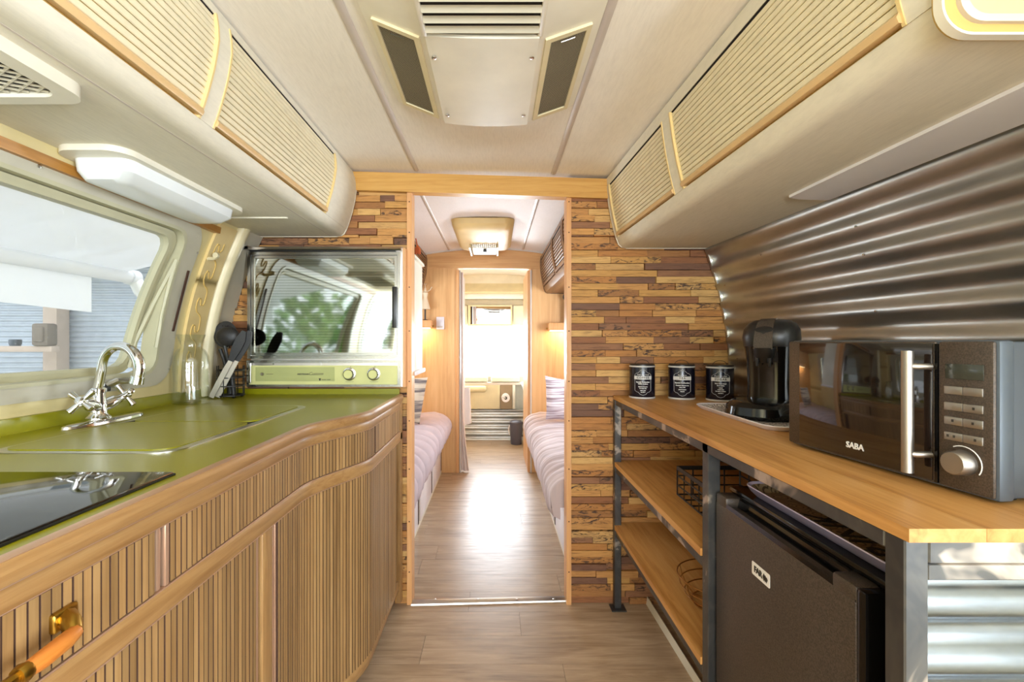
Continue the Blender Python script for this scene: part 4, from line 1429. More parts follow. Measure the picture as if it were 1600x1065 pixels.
# ------------------------------------------------------------------ steel and pine table
tb = thing('table', 'pine topped table with raw steel frame and two shelves along the right wall', 'table', (.80, 1.3, 0))
TX0, TX1, TY0, TY1 = .540, 1.045, .592, 2.076
TZ = .957
pn = unit_mesh('pine_board_mesh', 'pine')
def boards(y0, y1, x0, x1, z0, z1, n, nm):
    p = (x1 - x0) / n
    for k_ in range(n):
        piece(nm, pn, (x0 + p * (k_ + .5), (y0 + y1) / 2, (z0 + z1) / 2), (p - .0006, y1 - y0, z1 - z0), tb)
boards(TY0, TY1, TX0 - .002, TX1, TZ - .018, TZ, 5, 'top_board')
boards(1.19, 2.076, TX0 - .004, TX1, .641, .661, 4, 'shelf_board')
boards(1.19, 2.076, TX0 - .004, TX1, .357, .377, 4, 'shelf_board')
def bar(nm, *d):
    b = BM(); rbox(b, *d, r=.002, seg=1)
    return obj(nm, b, 'rawsteel', tb)
z1 = TZ - .018
bar('post', TX0, TX0 + .032, .600, .632, 0, z1)
bar('post', TX0, TX0 + .032, 1.156, 1.188, 0, z1)
bar('post', TX0 - .004, TX0 + .026, 2.044, 2.074, .004, z1)
bar('post', TX1 - .032, TX1, .600, .632, 0, z1)
bar('post', TX1 - .03, TX1, 2.044, 2.074, .004, z1)
bar('foot_plate', TX0 - .022, TX0 + .045, 2.02, 2.078, 0, .005)
bar('top_rail', TX0, TX0 + .030, .632, 2.044, z1 - .024, z1)
bar('end_rail', TX0 + .032, TX1 - .032, .600, .632, z1 - .032, z1)
bar('end_rail', TX0 + .032, TX1 - .032, .602, .632, z1 - .055, z1 - .0325)
bar('shelf_rail', TX0 + .001, TX0 + .026, 1.188, 2.046, .612, .641)
bar('shelf_rail', TX0 + .001, TX0 + .026, 1.188, 2.046, .328, .357)
bar('floor_rail', TX0 + .002, TX0 + .026, .63, 1.158, .004, .028)
b = BM()
zz = zs(.02, z1 - .055, 120)
def yc(z):
    ph = (z / .0785 + .30) % 1.0
    t_ = abs(ph - .5) * 2
    t_ = min(1, max(0, (t_ - .22) / .56)); t_ = t_ * t_ * (3 - 2 * t_)
    return .632 - .016 * t_
A = [b.verts.new((TX0 + .03, yc(z), z)) for z in zz]; B = [b.verts.new((TX1 - .01, yc(z), z)) for z in zz]
for i in range(len(zz) - 1):
    b.faces.new((A[i], A[i + 1], B[i + 1], B[i]))
ep = obj('corrugated_end_panel', b, 'corr_end', tb, smooth=60)
ep['label'] = 'corrugated galvanised end panel'

# fridge
fr = thing('mini_fridge', 'black mini fridge under the pine table with brushed dark door', 'fridge', (.80, .93, 0))
FX0, FY0, FY1, FZ = .556, .685, 1.150, .838
b = BM(); rbox(b, FX0 + .05, 1.04, FY0 + .004, FY1, .03, FZ - .004, r=.006)
obj('body', b, 'black', fr, smooth=30)
for xa in (.62, .95):
    for ya in (FY0 + .03, FY1 - .07):
        bx('foot', 'black', fr, xa, xa + .04, ya, ya + .04, 0, .035)
b = BM(); rbox(b, FX0, FX0 + .042, FY0 + .018, FY1, .035, .800, r=.006)
fd = obj('fridge_door', b, 'inox_dark', fr, smooth=30)
b = BM()
rbox(b, FX0 + .001, FX0 + .046, FY0, FY0 + .020, .035, .822, r=.007)
obj('door_edge', b, 'black_gloss', fd, smooth=40)
b = BM()
prism(b, [(FX0 + .002, .798), (FX0 + .004, .808), (FX0 + .014, .790), (FX0 + .026, .786), (FX0 + .034, .818), (FX0 + .044, .826), (FX0 + .046, .80), (FX0 + .044, .782), (FX0 + .010, .782)], 'y', FY0 + .020, FY1 - .006)
obj('grip_recess', b, 'black_gloss', fd, smooth=30)
for ya, yb in ((FY0 + .018, FY0 + .07), (FY1 - .05, FY1)):
    bx('grip_shoulder', 'inox_dark', fd, FX0 + .001, FX0 + .044, ya, yb, .792, .822, r=.006)
b = BM(); rbox(b, FX0 + .034, 1.04, FY0 - .002, FY1, .822, .838, r=.006)
obj('top_cap', b, 'black_gloss', fr, smooth=30)
def fm(yc_, zc_):
    return lambda x, y, z: (FX0 - .0010 - z, yc_ - x, zc_ + y)
b = BM(); plate(b, rrect(.921, .985, .700, .728, .003, 3), lambda u, v, d: (FX0 - d, u, v), -.001, .0007)
bd = obj('badge', b, 'white_ink', fd)
text('badge_lettering', 'FAR', .018, fm(.9615, .714), 'ink', fr, bold=.0006, spacing=.9)
b = BM()
for k, dy in enumerate((0, .006, .012)):
    cyb = .9395 - dy * .75
    prism(b, [(cyb + .005, .714), (cyb + .001, .722 - k * .002), (cyb - .003, .716 - k * .001), (cyb + .001, .706)], 'x', FX0 - .0016, FX0 - .0006)
obj('badge_diamond', b, 'ink', fd)

# tray on the fridge
def tray(name, label, outline, z, h, flare, m_rim, m_in, m_out, group=None):
    n = len(outline)
    cxm = sum(p[0] for p in outline) / n; cym = sum(p[1] for p in outline) / n
    t_ = thing(name, label, 'tray', (cxm, cym, z))
    def sc2(f):
        out = []
        for (x, y) in outline:
            d_ = Vector((x - cxm, y - cym)); L_ = d_.length
            d_ = d_ * ((L_ - f) / L_)
            out.append((cxm + d_.x, cym + d_.y))
        return out
    b = BM()
    loft(b, [[(x, y, z) for x, y in sc2(flare)], [(x, y, z + h * .5) for x, y in sc2(flare * .35)], [(x, y, z + h) for x, y in outline]], caps=False)
    b.faces.new([b.verts.new((x, y, z)) for x, y in sc2(flare)])
    obj('outer_side', b, m_out, t_, smooth=40)
    b = BM()
    loft(b, [[(x, y, z + h) for x, y in outline], [(x, y, z + h + .002) for x, y in sc2(.002)], [(x, y, z + h - .002) for x, y in sc2(.010)]], caps=False)
    obj('rim', b, m_rim, t_, smooth=40)
    b = BM()
    loft(b, [[(x, y, z + h - .002) for x, y in sc2(.010)], [(x, y, z + .004) for x, y in sc2(flare + .008)]], caps=False)
    b.faces.new([b.verts.new((x, y, z + .004)) for x, y in sc2(flare + .008)])
    obj('printed_base', b, m_in, t_, smooth=40)
    return t_
tr = tray('serving_tray', 'lilac rimmed brown printed tray lying on the mini fridge', rrect(.596, .95, .668, 1.105, .035, 6), .8385, .022, .022, 'tray_rim', 'doodle_tan', 'tray_side')
text('lettering', 'DRINK', .088, lambda x, y, z: (.672 - y, .810 + x, .8432 + z), 'crease', tr, shear=.2, spacing=1.0)

# wire basket on the upper shelf
def wire_basket(name, label, x0, x1, y0, y1, z0, z1_, mat, r, nx, ny, nz, flat=False):
    t_ = thing(name, label, 'basket', ((x0 + x1) / 2, (y0 + y1) / 2, z0))
    b = BM()
    rc = [(x0, y0), (x1, y0), (x1, y1), (x0, y1)]
    for (xa, ya), (xb, yb) in zip(rc, rc[1:] + rc[:1]):
        box(b, min(xa, xb) - .002, max(xa, xb) + .002, min(ya, yb) - .002, max(ya, yb) + .002, z1_ - .014, z1_)
    obj('top_band', b, mat, t_)
    b = BM()
    for k_ in range(nz):
        z = z0 + r + (z1_ - z0 - .03) * k_ / max(1, nz - 1) * .9
        tube(b, [(x, y, z) for x, y in rrect(x0, x1, y0, y1, .01, 3)], r, 5, closed=True)
    obj('side_wire', b, mat, t_, smooth=60)
    b = BM()
    for k_ in range(nx + 1):
        x = x0 + (x1 - x0) * k_ / nx
        tube(b, [(x, y0, z1_ - .01), (x, y0, z0 + r), (x, y1, z0 + r), (x, y1, z1_ - .01)], r, 5)
    for k_ in range(ny + 1):
        y = y0 + (y1 - y0) * k_ / ny
        tube(b, [(x0, y, z1_ - .01), (x0, y, z0 + r), (x1, y, z0 + r), (x1, y, z1_ - .01)], r, 5)
    obj('cross_wire', b, mat, t_, smooth=60)
    return t_
wire_basket('wire_basket', 'black flat-wire basket on the upper shelf of the table', .640, .86, 1.26, 1.60, .662, .765, 'wire_black', .0028, 4, 6, 3)
t = thing('fruit_bowl', 'round copper wire bowl on the lower shelf of the table', 'bowl', (.69, 1.42, .378))
b = BM()
for rad, z in ((.075, .381), (.098, .405), (.112, .432), (.120, .462)):
    tube(b, [(.70 + rad * math.cos(2 * PI * k / 36), 1.43 + rad * math.sin(2 * PI * k / 36), z) for k in range(36)], .002, 6, closed=True)
obj('wire_ring', b, 'wire_brass', t, smooth=60)
b = BM()
for k in range(6):
    a = 2 * PI * k / 6 + .3
    tube(b, [(.70 + rad * math.cos(a), 1.43 + rad * math.sin(a), z) for rad, z in ((.01, .380), (.075, .381), (.098, .405), (.112, .432), (.120, .462))], .0018, 5)
obj('wire_rib', b, 'wire_brass', t, smooth=60)

# microwave
mw = thing('microwave', 'black microwave oven with steel handle and mirror door on the pine table', 'microwave', (.85, .88, TZ))
ang = math.atan2(.047, .406)
mo = Vector((.694, 1.082, TZ))
# local frame: u along the front towards the camera, w into the body, z up
uu = Vector((math.sin(ang), -math.cos(ang), 0)); ww_ = Vector((math.cos(ang), math.sin(ang), 0))
def mm_(u, v, d):
    p = mo + uu * u - ww_ * d + Vector((0, 0, v))
    return (p.x, p.y, p.z)
MW, MH = .412, .246
def mbox(nm, mat, par, u0, u1, v0, v1, d0, d1, r=0.002):
    b = BM()
    rbox(b, u0, u1, v0, v1, d0, d1, r=r) if r else box(b, u0, u1, v0, v1, d0, d1)
    warp(b, lambda x, y, z: mm_(x, y, z))
    return obj(nm, b, mat, par, smooth=30 if r else None)
mbox('case', 'mw_side', mw, .012, MW - .002, .008, MH - .002, -.300, -.030, .004)
mbox('front_bezel', 'mw_bezel', mw, .004, MW, .004, MH, -.034, -.006, .006)
for u in (.03, MW - .03):
    for d in (-.06, -.27):
        b = BM(); lathe(b, [(.010, 0), (.012, .009)], n=12, c=mm_(u, 0, d)); obj('foot', b, 'black', mw)
md = mbox('microwave_door', 'inox_dark', mw, .004, .327, .008, MH - .002, -.008, 0, .004)
mbox('door_glass', 'smoked', md, .038, .324, .012, MH - .005, -.002, .0012, .001)
b = BM()
tube(b, [mm_(.308, .022, .030), mm_(.308, .228, .030)], .0085, 16)
hnd = obj('handle', b, 'satin', md, smooth=50)
for v in (.054, .202):
    b = BM()
    tube(b, [mm_(.308, v, .030), mm_(.316, v, .024), mm_(.321, v, .001)], .0055, 10)
    obj('handle_bracket', b, 'satin', md, smooth=50)
mbox('door_gap', 'black_gloss', mw, .3265, .331, .010, MH - .006, -.006, .0004, 0)
mp_ = mbox('control_panel', 'inox_dark', mw, .331, MW - .004, .008, MH - .002, -.008, 0, .005)
mbox('display', 'lcd', mp_, .343, .396, .184, .208, -.001, .0012, .0005)
for r_, v in enumerate((.159, .133, .110, .085)):
    for c_ in range(2):
        mbox('button', 'satin', mp_, .342 + .0272 * c_, .3685 + .0272 * c_, v, v + .013, -.001, .0024, .001)
for v, us in ((.085, (.348, .357, .386)), (.110, (.355, .383)), (.133, (.384,))):
    for u in us:
        mbox('button_mark', 'ink', mp_, u - .0016, u + .0016, v + .005, v + .009, .002, .0028, 0)
b = BM()
kc0 = Vector(mm_(.368, .053, 0))
tube(b, [kc0 - ww_ * -.001, kc0 - ww_ * .003, kc0 - ww_ * .018, kc0 - ww_ * .0205], .02, 28, rr=[.0205, .0195, .0185, .0165])
obj('dial_knob', b, 'satin', mp_, smooth=40)
b = BM()
tube(b, [mm_(.368 + .026 * math.cos(R(a)), .053 + .026 * math.sin(R(a)), .0008) for a in range(120, -40, -10)], .0009, 5)
obj('dial_mark', b, 'white_ink', mp_)
text('lettering', 'SABA', .0165, lambda x, y, z: mm_(.180 + x, .036 + y, .0018 + z), 'white_ink', md, bold=.0003)

# coffee machine on its tray
tray('coffee_tray', 'pale tray with black and white print under the coffee machine', [(x, y) for x, y in rrect(.735, 1.0, 1.215, 1.70, .045, 5)], TZ + .0005, .014, .022, 'tray_white', 'doodle_bw', 'tray_white')
cm = thing('coffee_machine', 'black pod coffee machine standing on the printed tray beside the microwave', 'coffee machine', (.87, 1.5, TZ + .005))
fa = R(222)                                   # the machine faces the camera, a little to the aisle
fd_ = Vector((math.cos(fa), math.sin(fa), 0)); sd_ = Vector((-math.sin(fa), math.cos(fa), 0))
bc = Vector((.905, 1.50, 0))
z0 = TZ + .006
b = BM()
def E(off, z, rx, ry, p=2.4):
    c_ = bc + fd_ * off
    return ell(c_.x, c_.y, z, rx, ry, fa, 32, p)
loft(b, [E(.050, z0, .130, .100), E(.050, z0 + .012, .138, .106), E(.050, z0 + .036, .134, .102), E(.048, z0 + .050, .118, .088), E(.048, z0 + .052, .105, .076)])
obj('base', b, 'black_gloss', cm, smooth=40)
b = BM()
loft(b, [E(-.024, z0 + .03, .066, .074), E(-.024, z0 + .10, .062, .071), E(-.022, z0 + .17, .064, .074), E(-.018, z0 + .222, .070, .079)])
obj('column', b, 'black_gloss', cm, smooth=40)
b = BM()
loft(b, [E(-.016, z0 + .222, .073, .081), E(-.012, z0 + .250, .077, .083), E(-.014, z0 + .278, .073, .080), E(-.020, z0 + .298, .060, .068), E(-.024, z0 + .309, .042, .050), E(-.026, z0 + .312, .02, .025)])
obj('head', b, 'black', cm, smooth=50)
b = BM()
def lever(u, v):
    q_ = .004 + .064 * math.sin(u * PI / 2)
    zz_ = z0 + .314 - .090 * u ** 1.8
    w_ = (v - .5) * (.044 + .012 * u)
    return tuple(bc + fd_ * q_ + sd_ * w_ + Vector((0, 0, zz_)))
surf(b, lever, 10, 3)
surf(b, lambda u, v: tuple(Vector(lever(u, v)) - Vector((0, 0, .01))), 10, 3)
obj('lever', b, 'inox_dark', cm, smooth=40)
b = BM()
c_ = bc + fd_ * .042
loft(b, [ell(c_.x, c_.y, z0 + .172, .012, .036, fa), ell(c_.x, c_.y, z0 + .214, .012, .036, fa)])
obj('spout_shade_patch', b, 'dark_gap', cm)  # solid dark patch, the shade of the recess is put into its colour
b = BM()
c_ = bc + fd_ * .052
loft(b, [ell(c_.x, c_.y, z0 + .170, .008, .016, fa), ell(c_.x, c_.y, z0 + .190, .016, .030, fa), ell(c_.x, c_.y, z0 + .218, .024, .034, fa)])
for s_ in (-1, 1):
    q_ = bc + fd_ * .062 + sd_ * .018 * s_
    lathe(b, [(.003, z0 + .158), (.005, z0 + .172), (.006, z0 + .185)], c=(q_.x, q_.y, 0), n=10)
obj('spout', b, 'black', cm, smooth=40)
b = BM(); tube(b, [tuple(bc + fd_ * (.030 + .028 * math.cos(a)) + sd_ * .066 * math.sin(a) + Vector((0, 0, z0 + .047))) for a in [PI * k / 14 - PI / 2 for k in range(15)]], .0022, 6)
obj('drip_rim', b, 'steel', cm, smooth=60)
def cmtop(off, side_, zoff=0.0):
    return bc + fd_ * off + sd_ * side_ + Vector((0, 0, z0 + .0485 + zoff))
for k, (o_, s_) in enumerate(((.125, -.045), (.140, -.012), (.140, .022))):
    b = BM(); p_ = cmtop(o_ - .01, s_, -.006)
    lathe(b, [(.011, -.002), (.0115, .003), (.009, .005)], c=tuple(p_), n=18)
    q_ = obj('button', b, 'steel' if k == 1 else 'black', cm, smooth=40)
    b = BM(); lathe(b, [(.004, .005), (.004, .0056)], c=tuple(p_), n=10)
    obj('button_mark', b, 'white_ink', q_)
ht = bc + fd_ * .0
def headtext(lat, back, zo):
    # lettering on top of the head, read from the front
    right = -sd_
    return lambda x, y, z: tuple(bc + fd_ * (back - y) + right * (lat - x) * -1 + Vector((0, 0, zo + z - .10 * max(0, (back - y)))))
text('lettering', 'PHILIPS', .012, headtext(0, .012, z0 + .3125), 'white_ink', cm, bold=.0003)
text('lettering', 'SENSEO', .010, headtext(0, -.018, z0 + .3125), 'steel', cm)

# canisters
def canister(cx_, cy_, lab, word, above, below, faceang):
    t_ = thing('canister', lab, 'canister', (cx_, cy_, TZ), 'black tins on the pine table')
    r_, h_ = .0535, .142
    z0_ = TZ + .0004
    b = BM(); lathe(b, [(r_ - .002, z0_), (r_, z0_ + .006), (r_, z0_ + h_ - .008), (r_ - .002, z0_ + h_)], c=(cx_, cy_, 0), n=40)
    bd_ = obj('body', b, 'tin', t_, smooth=40)
    b = BM(); lathe(b, [(r_ - .002, z0_), (r_ + .001, z0_ + .001), (r_ + .001, z0_ + .007), (r_ - .001, z0_ + .008)], c=(cx_, cy_, 0), n=40)
    lathe(b, [(r_ - .002, z0_ + h_ - .008), (r_ + .001, z0_ + h_ - .007), (r_ + .001, z0_ + h_ - .002), (r_ - .001, z0_ + h_ - .001)], c=(cx_, cy_, 0), n=40)
    obj('steel_band', b, 'tin_label', t_, smooth=40)
    b = BM(); lathe(b, [(r_ - .001, z0_ + h_ - .001), (r_ - .001, z0_ + h_ + .004), (r_ - .004, z0_ + h_ + .006), (.001, z0_ + h_ + .005)], c=(cx_, cy_, 0), n=40)
    ld_ = obj('lid', b, 'black', t_, smooth=40)
    b = BM(); tube(b, [(cx_ - .030 * math.cos(PI * k / 12), cy_, z0_ + h_ + .004 + .019 * math.sin(PI * k / 12)) for k in range(13)], .0012, 6)
    obj('wire_handle', b, 'wire_black', ld_, smooth=60)
    def cmf(u0, v0):
        def f(x, y, z):
            a = faceang + (u0 + x) / r_
            rr2 = r_ + .0006 + z
            return (cx_ + rr2 * math.cos(a), cy_ + rr2 * math.sin(a), z0_ + v0 + y)
        return f
    f0 = cmf(0, 0)
    b = BM()
    pts = [(-.026, .030), (-.034, .036), (-.034, .104), (-.026, .110), (-.018, .112), (-.012, .120), (0, .124), (.012, .120), (.018, .112), (.026, .110), (.034, .104), (.034, .036), (.026, .030), (.018, .028), (.012, .020), (0, .016), (-.012, .020), (-.018, .028)]
    tube(b, [f0(u, v, .0002) for u, v in pts], .0007, 4, closed=True)
    obj('label_border', b, 'tin_label', t_)
    b = BM()
    surf(b, lambda u, v: f0(-.037 + .074 * u, .083 + .015 * v, .0004), 12, 1)
    obj('label_band', b, 'tin_label', t_)
    text('lettering', word, .012, lambda x, y, z: cmf(0, .0905)(x, y, z + .0004), 'ink', t_, spacing=1.3, bold=.0003)
    for s_, v in above:
        text('lettering', s_, .0066, cmf(0, v), 'white_ink', t_)
    for s_, v, sz in below:
        text('lettering', s_, sz, cmf(0, v), 'white_ink', t_, bold=.0002)
canister(.640, 1.985, 'black coffee tin, first from the doorway, on the pine table', 'COFFEE', [('Finest roast blend', .1035)],
         [('Special Collection', .072, .0078), ('100% Arabica', .064, .0074), ('Rich & aromatic', .052, .0058), ('for every day', .045, .0054), ('fresh roast', .036, .005), ('net 500 g', .029, .005)], R(-104))
canister(.800, 1.955, 'black tea tin in the middle of the three tins', 'TEA', [('Finest leaves', .1035)],
         [('Special Collection', .071, .0082), ('Premium selection tea', .060, .0058), ('since 1900', .052, .0054), ('pure & natural', .043, .005), ('blended', .035, .005)], R(-109))
canister(.935, 1.895, 'black lettered tin standing closest to the coffee machine', 'SUGAR', [("World's Sweetest", .1035)],
         [('Pure Cane Sugar', .073, .0064), ('finest quality', .065, .0054), ('natural', .056, .005), ('sweet taste', .049, .005), ('for every occasion', .042, .005), ('net 500 g', .034, .005)], R(-113))

# ------------------------------------------------------------------ bedroom
# wardrobe fronts on either side of the inner doorway
XL_, XR_ = -.325, .300
b = BM(); box(b, -1.25, XL_ - .03, YB, 4.80, 0, 1.90)
wf1 = struct('wall_far_left', b, 'wardrobe', label='veneered wardrobe wall left of the inner doorway')
b = BM(); box(b, XR_ + .025, 1.2, YB, 4.85, 0, 1.90)
wf2 = struct('wall_far_right', b, 'wardrobe', label='veneered wardrobe wall right of the inner doorway')
b = BM(); rbox(b, XL_ - .036, XL_ - .008, YB - .012, YB + .018, 0, 1.86, r=.003); struct('trim_13', b, 'jamb')
b = BM(); rbox(b, XL_ - .006, XL_ + .004, YB - .004, 4.80, 0, 1.86, r=.003); struct('trim_14', b, 'seam')
b = BM(); box(b, XR_ - .002, XR_ + .022, 4.2, 4.86, 0, 1.86); struct('trim_15', b, 'jamb')
b = BM(); rbox(b, XR_ + .020, XR_ + .034, YB - .008, YB + .014, 0, 1.86, r=.003); struct('trim_16', b, 'seam')
# arched header over the inner doorway
b = BM()
xs_ = zs(-.80, .62, 20)
top = [(x, zc2(x) - .006) for x in xs_]
prism(b, [(-.80, 1.882)] + [(.62, 1.868)] + top[::-1], 'y', YB - .006, YB + .02)
struct('trim_17', b, 'wardrobe_h', label='arched wooden header over the inner doorway')
b = BM()
prism(b, [(x, zc2(x) - .012) for x in xs_] + [(x, zc2(x) + .004) for x in xs_[::-1]], 'y', YB - .018, YB - .004)
struct('trim_18', b, 'seam', smooth=40)
b = BM(); box(b, -1.25, 1.2, YB + .03, YB + .06, 1.9, 2.08)
struct('wall_far_header', b, 'wardrobe')

# wooden lockers
PLb = [(-.640, 2.005), (-.628, 1.96), (-.628, 1.90), (-.636, 1.83), (-.652, 1.76), (-.672, 1.70), (-.690, 1.668), (-.712, 1.660), (-.74, 1.66)]
t, _ = locker('walnut ribbed locker high over the left bed', PLb, 1.712, 1.965, [(2.20, 2.80), (2.86, 3.46), (3.52, 4.12)], 4.172, 2.16, ident, -1.10, slats=10,
       mat_shell='locker_wood', mat_slat='locker_wood', mat_back='dark_gap', capm='crease', rail='locker_wood')
PRb = [(.420, 1.985), (.412, 1.945), (.412, 1.88), (.420, 1.81), (.434, 1.74), (.448, 1.68), (.462, 1.652), (.482, 1.644), (.51, 1.644)]
t, _ = locker('walnut ribbed locker high over the right bed', PRb, 1.700, 1.948, [(2.20, 2.80), (2.86, 3.30), (3.35, 4.12)], 4.172, 2.16, ident, .98, slats=10,
       mat_shell='locker_wood', mat_slat='locker_wood', mat_back='dark_gap', side=-1, capm='crease', rail='locker_wood')

# ceiling fan light
t = thing('ceiling_light', 'cream ceiling lamp box with chrome ribbed reflector in the bedroom', 'ceiling light', (-.07, 3.5, 2.04))
b = BM()
loft(b, [[(x, y, 2.052) for x, y in rrect(-.310, .135, 3.12, 3.98, .07, 6)], [(x, y, 2.015) for x, y in rrect(-.303, .128, 3.13, 3.97, .07, 6)],
         [(x, y, 1.985) for x, y in rrect(-.27, .095, 3.20, 3.92, .06, 6)]])
obj('housing', b, 'yellow_cream', t, smooth=50)
b = BM(); rbox(b, -.19, .01, 3.66, 3.95, 1.955, 1.99, r=.006)
obj('lamp_body', b, 'cream2', t, smooth=30)
b = BM()
for k in range(12):
    x = -.183 + .0162 * k
    box(b, x, x + .009, 3.654, 3.664, 1.960, 1.985)
obj('reflector_rib', b, 'chrome', t)
for x in (-.21, .012):
    b = BM(); prism(b, [(3.66, 1.985), (3.60, 1.945), (3.95, 1.945), (3.95, 1.985)], 'x', x, x + .012); obj('bracket', b, 'cream2', t)
b = BM(); lathe(b, [(.012, 1.93), (.016, 1.945), (.010, 1.957)], c=(-.085, 3.70, 0), n=14); obj('switch_knob', b, 'crease', t, smooth=40)

# beds
def bed(name, label, x_in, x_wall, sgn, mat, xe, topz):
    y0, y1 = 2.165, 4.170
    t_ = thing(name, label, 'bed', ((x_in + x_wall) / 2, 3.15, 0))
    lo_, hi_ = sorted((x_in, x_wall))
    b = BM(); box(b, lo_, hi_, y0, y1, 0, .36)
    obj('base', b, 'cream2', t_)
    b = BM()
    xa, xb = sorted((x_in, x_in + sgn * .022))
    rbox(b, xa, xb, y0, y1, .345, .40, r=.004)
    obj('side_rail', b, 'oak_post' if False else 'jamb', t_, smooth=30)
    for ya in (2.35, 2.95, 3.55):
        b = BM(); rbox(b, min(x_in, x_in + sgn * .008), max(x_in, x_in + sgn * .008), ya, ya + .52, .04, .33, r=.003)
        dd = obj('drawer_front', b, 'tray_white', t_, smooth=30)
        b = BM(); rbox(b, min(x_in, x_in + sgn * .011), max(x_in, x_in + sgn * .011), ya + .51, ya + .53, .05, .32, r=.002)
        obj('edge_gap', b, 'groove', dd)
    b = BM(); box(b, lo_ + .02 * (sgn < 0), hi_ - .02 * (sgn > 0), y0, y1, .36, .46)
    obj('mattress', b, 'towel', t_)
    # duvet: puffed channels running across the bed, rounded over the aisle edge
    wid = abs(xe - x_wall)
    rc = .13
    prof = []
    for k_ in range(14):
        prof.append((x_wall + sgn * (wid - rc) * k_ / 13, topz - .015 * (1 - k_ / 13), 0))
    for k_ in range(1, 11):
        a = R(115) * k_ / 10
        prof.append((xe - sgn * rc + sgn * rc * math.sin(a), topz - .10 + .10 * math.cos(a) - (.05 * max(0, (k_ - 7) / 3)), 1))
    b = BM()
    ny = 150
    grid = []
    for j in range(ny + 1):
        v = j / ny
        y = y0 + .005 + (y1 - y0 - .01) * v
        row = []
        ch = abs(math.sin(PI * (y - y0) / .165)) ** .6
        endr = min(1, (1 - v) / .06) ** .5
        for i, (x, z, e_) in enumerate(prof):
            n_ = mnoise.noise(Vector((x * 4, y * 3, 3.1 * sgn)))
            n2 = mnoise.noise(Vector((x * 14, y * 9, 1.7)))
            p_ = .024 * ch + .016 * n_ + .006 * n2
            zz_ = z + p_ * (1 if not e_ else .55)
            xx_ = x + (sgn * p_ * .9 if e_ else 0)
            zz_ = .42 + (zz_ - .42) * (.55 + .45 * endr)
            row.append(b.verts.new((xx_, y, zz_)))
        x, z, e_ = prof[-1]
        row.append(b.verts.new((x - sgn * .03, y, z - .015)))
        grid.append(row)
    for A, B in zip(grid, grid[1:]):
        for i in range(len(A) - 1):
            b.faces.new((A[i], A[i + 1], B[i + 1], B[i]))
    for row in (grid[0], grid[-1]):
        lowv = [b.verts.new((v_.co.x, v_.co.y, .41)) for v_ in row]
        for i in range(len(row) - 1):
            b.faces.new((row[i], row[i + 1], lowv[i + 1], lowv[i]))
    obj('duvet', b, mat, t_, smooth=60)
    return t_
bed('bed', 'single bed with plain lilac grey duvet on the left of the bedroom', -.494, -1.22, 1, 'duvet', -.412, .555)
bed('bed', 'single bed with striped grey duvet and cushion on the right of the bedroom', .385, 1.05, -1, 'duvet2', .268, .560)

def pillow(name, label, c, w_, h_, th, rot, mat, cat='cushion'):
    b = BM()
    m4 = Matrix.Translation(c) @ rot
    n_ = 16
    for s_ in (1, -1):
        def f(u, v, s_=s_):
            a, q = 2 * u - 1, 2 * v - 1
            t_ = (max(0, 1 - abs(a) ** 2.6) ** .5) * (max(0, 1 - abs(q) ** 2.6) ** .5)
            pin = 1 - .08 * (1 - max(abs(a), abs(q)) ** 4) * 0 - .07 * (abs(q) < 2) * (1 - abs(q) ** 2) * abs(a) ** 3
            pin2 = 1 - .07 * (1 - abs(a) ** 2) * abs(q) ** 3
            return tuple(m4 @ Vector((a * w_ / 2 * pin, s_ * t_ * th / 2, q * h_ / 2 * pin2)))
        surf(b, f, n_, n_)
    bmesh.ops.remove_doubles(b, verts=b.verts, dist=.0008)
    o = obj(name, b, mat, smooth=60)
    tag(o, label, cat)
    return o
pillow('cushion', 'striped lilac cushion leaning at the head of the right bed', (.545, 3.58, .75), .36, .34, .12,
       Matrix.Rotation(R(28), 4, 'Z') @ Matrix.Rotation(R(-14), 4, 'X') @ Matrix.Rotation(R(8), 4, 'Y'), 'cushion')
pillow('cushion', 'dark patterned cushion half hidden at the head of the left bed', (-.70, 3.55, .755), .36, .36, .12,
       Matrix.Rotation(R(-30), 4, 'Z') @ Matrix.Rotation(R(-16), 4, 'X'), 'cushion2')

# shelf lamps on the wardrobe fronts
def shelf_lamp(x0, x1, zt, lab):
    t_ = thing('wall_lamp', lab, 'wall lamp', ((x0 + x1) / 2, YB - .06, zt - .08))
    b = BM(); rbox(b, x0, x1, YB - .125, YB - .001, zt - .068, zt, r=.006)
    obj('wooden_box', b, 'jamb', t_, smooth=30)
    b = BM(); rbox(b, x0 + .02, x1 - .02, YB - .105, YB - .03, zt - .076, zt - .066, r=.003)
    obj('light_tube', b, 'warm_lamp', t_)
    l = bpy.data.lights.new('shelf_glow', 'AREA'); l.shape = 'RECTANGLE'; l.size = (x1 - x0) * .85; l.size_y = .06; l.energy = 2.6; l.color = (1, .66, .30)
    o = bpy.data.objects.new('shelf_glow', l); C.objects.link(o); o.location = ((x0 + x1) / 2, YB - .07, zt - .080)
    o.rotation_euler = (R(24), 0, 0)
    b = BM(); lathe(b, [(.008, 0), (.008, .006), (.004, .010)], n=12, mat=Matrix.Translation((x1 + .008 if x0 < 0 else x0 - .008, YB - .05, zt - .05)) @ Matrix.Rotation(R(90), 4, 'X'))
    obj('switch', b, 'brass', t_, smooth=40)
    return t_
shelf_lamp(-.98, -.572, 1.395, 'wooden shelf lamp glowing under the figurine, left of the inner doorway')
shelf_lamp(.475, .98, 1.372, 'wooden shelf lamp glowing on the wardrobe right of the inner doorway')
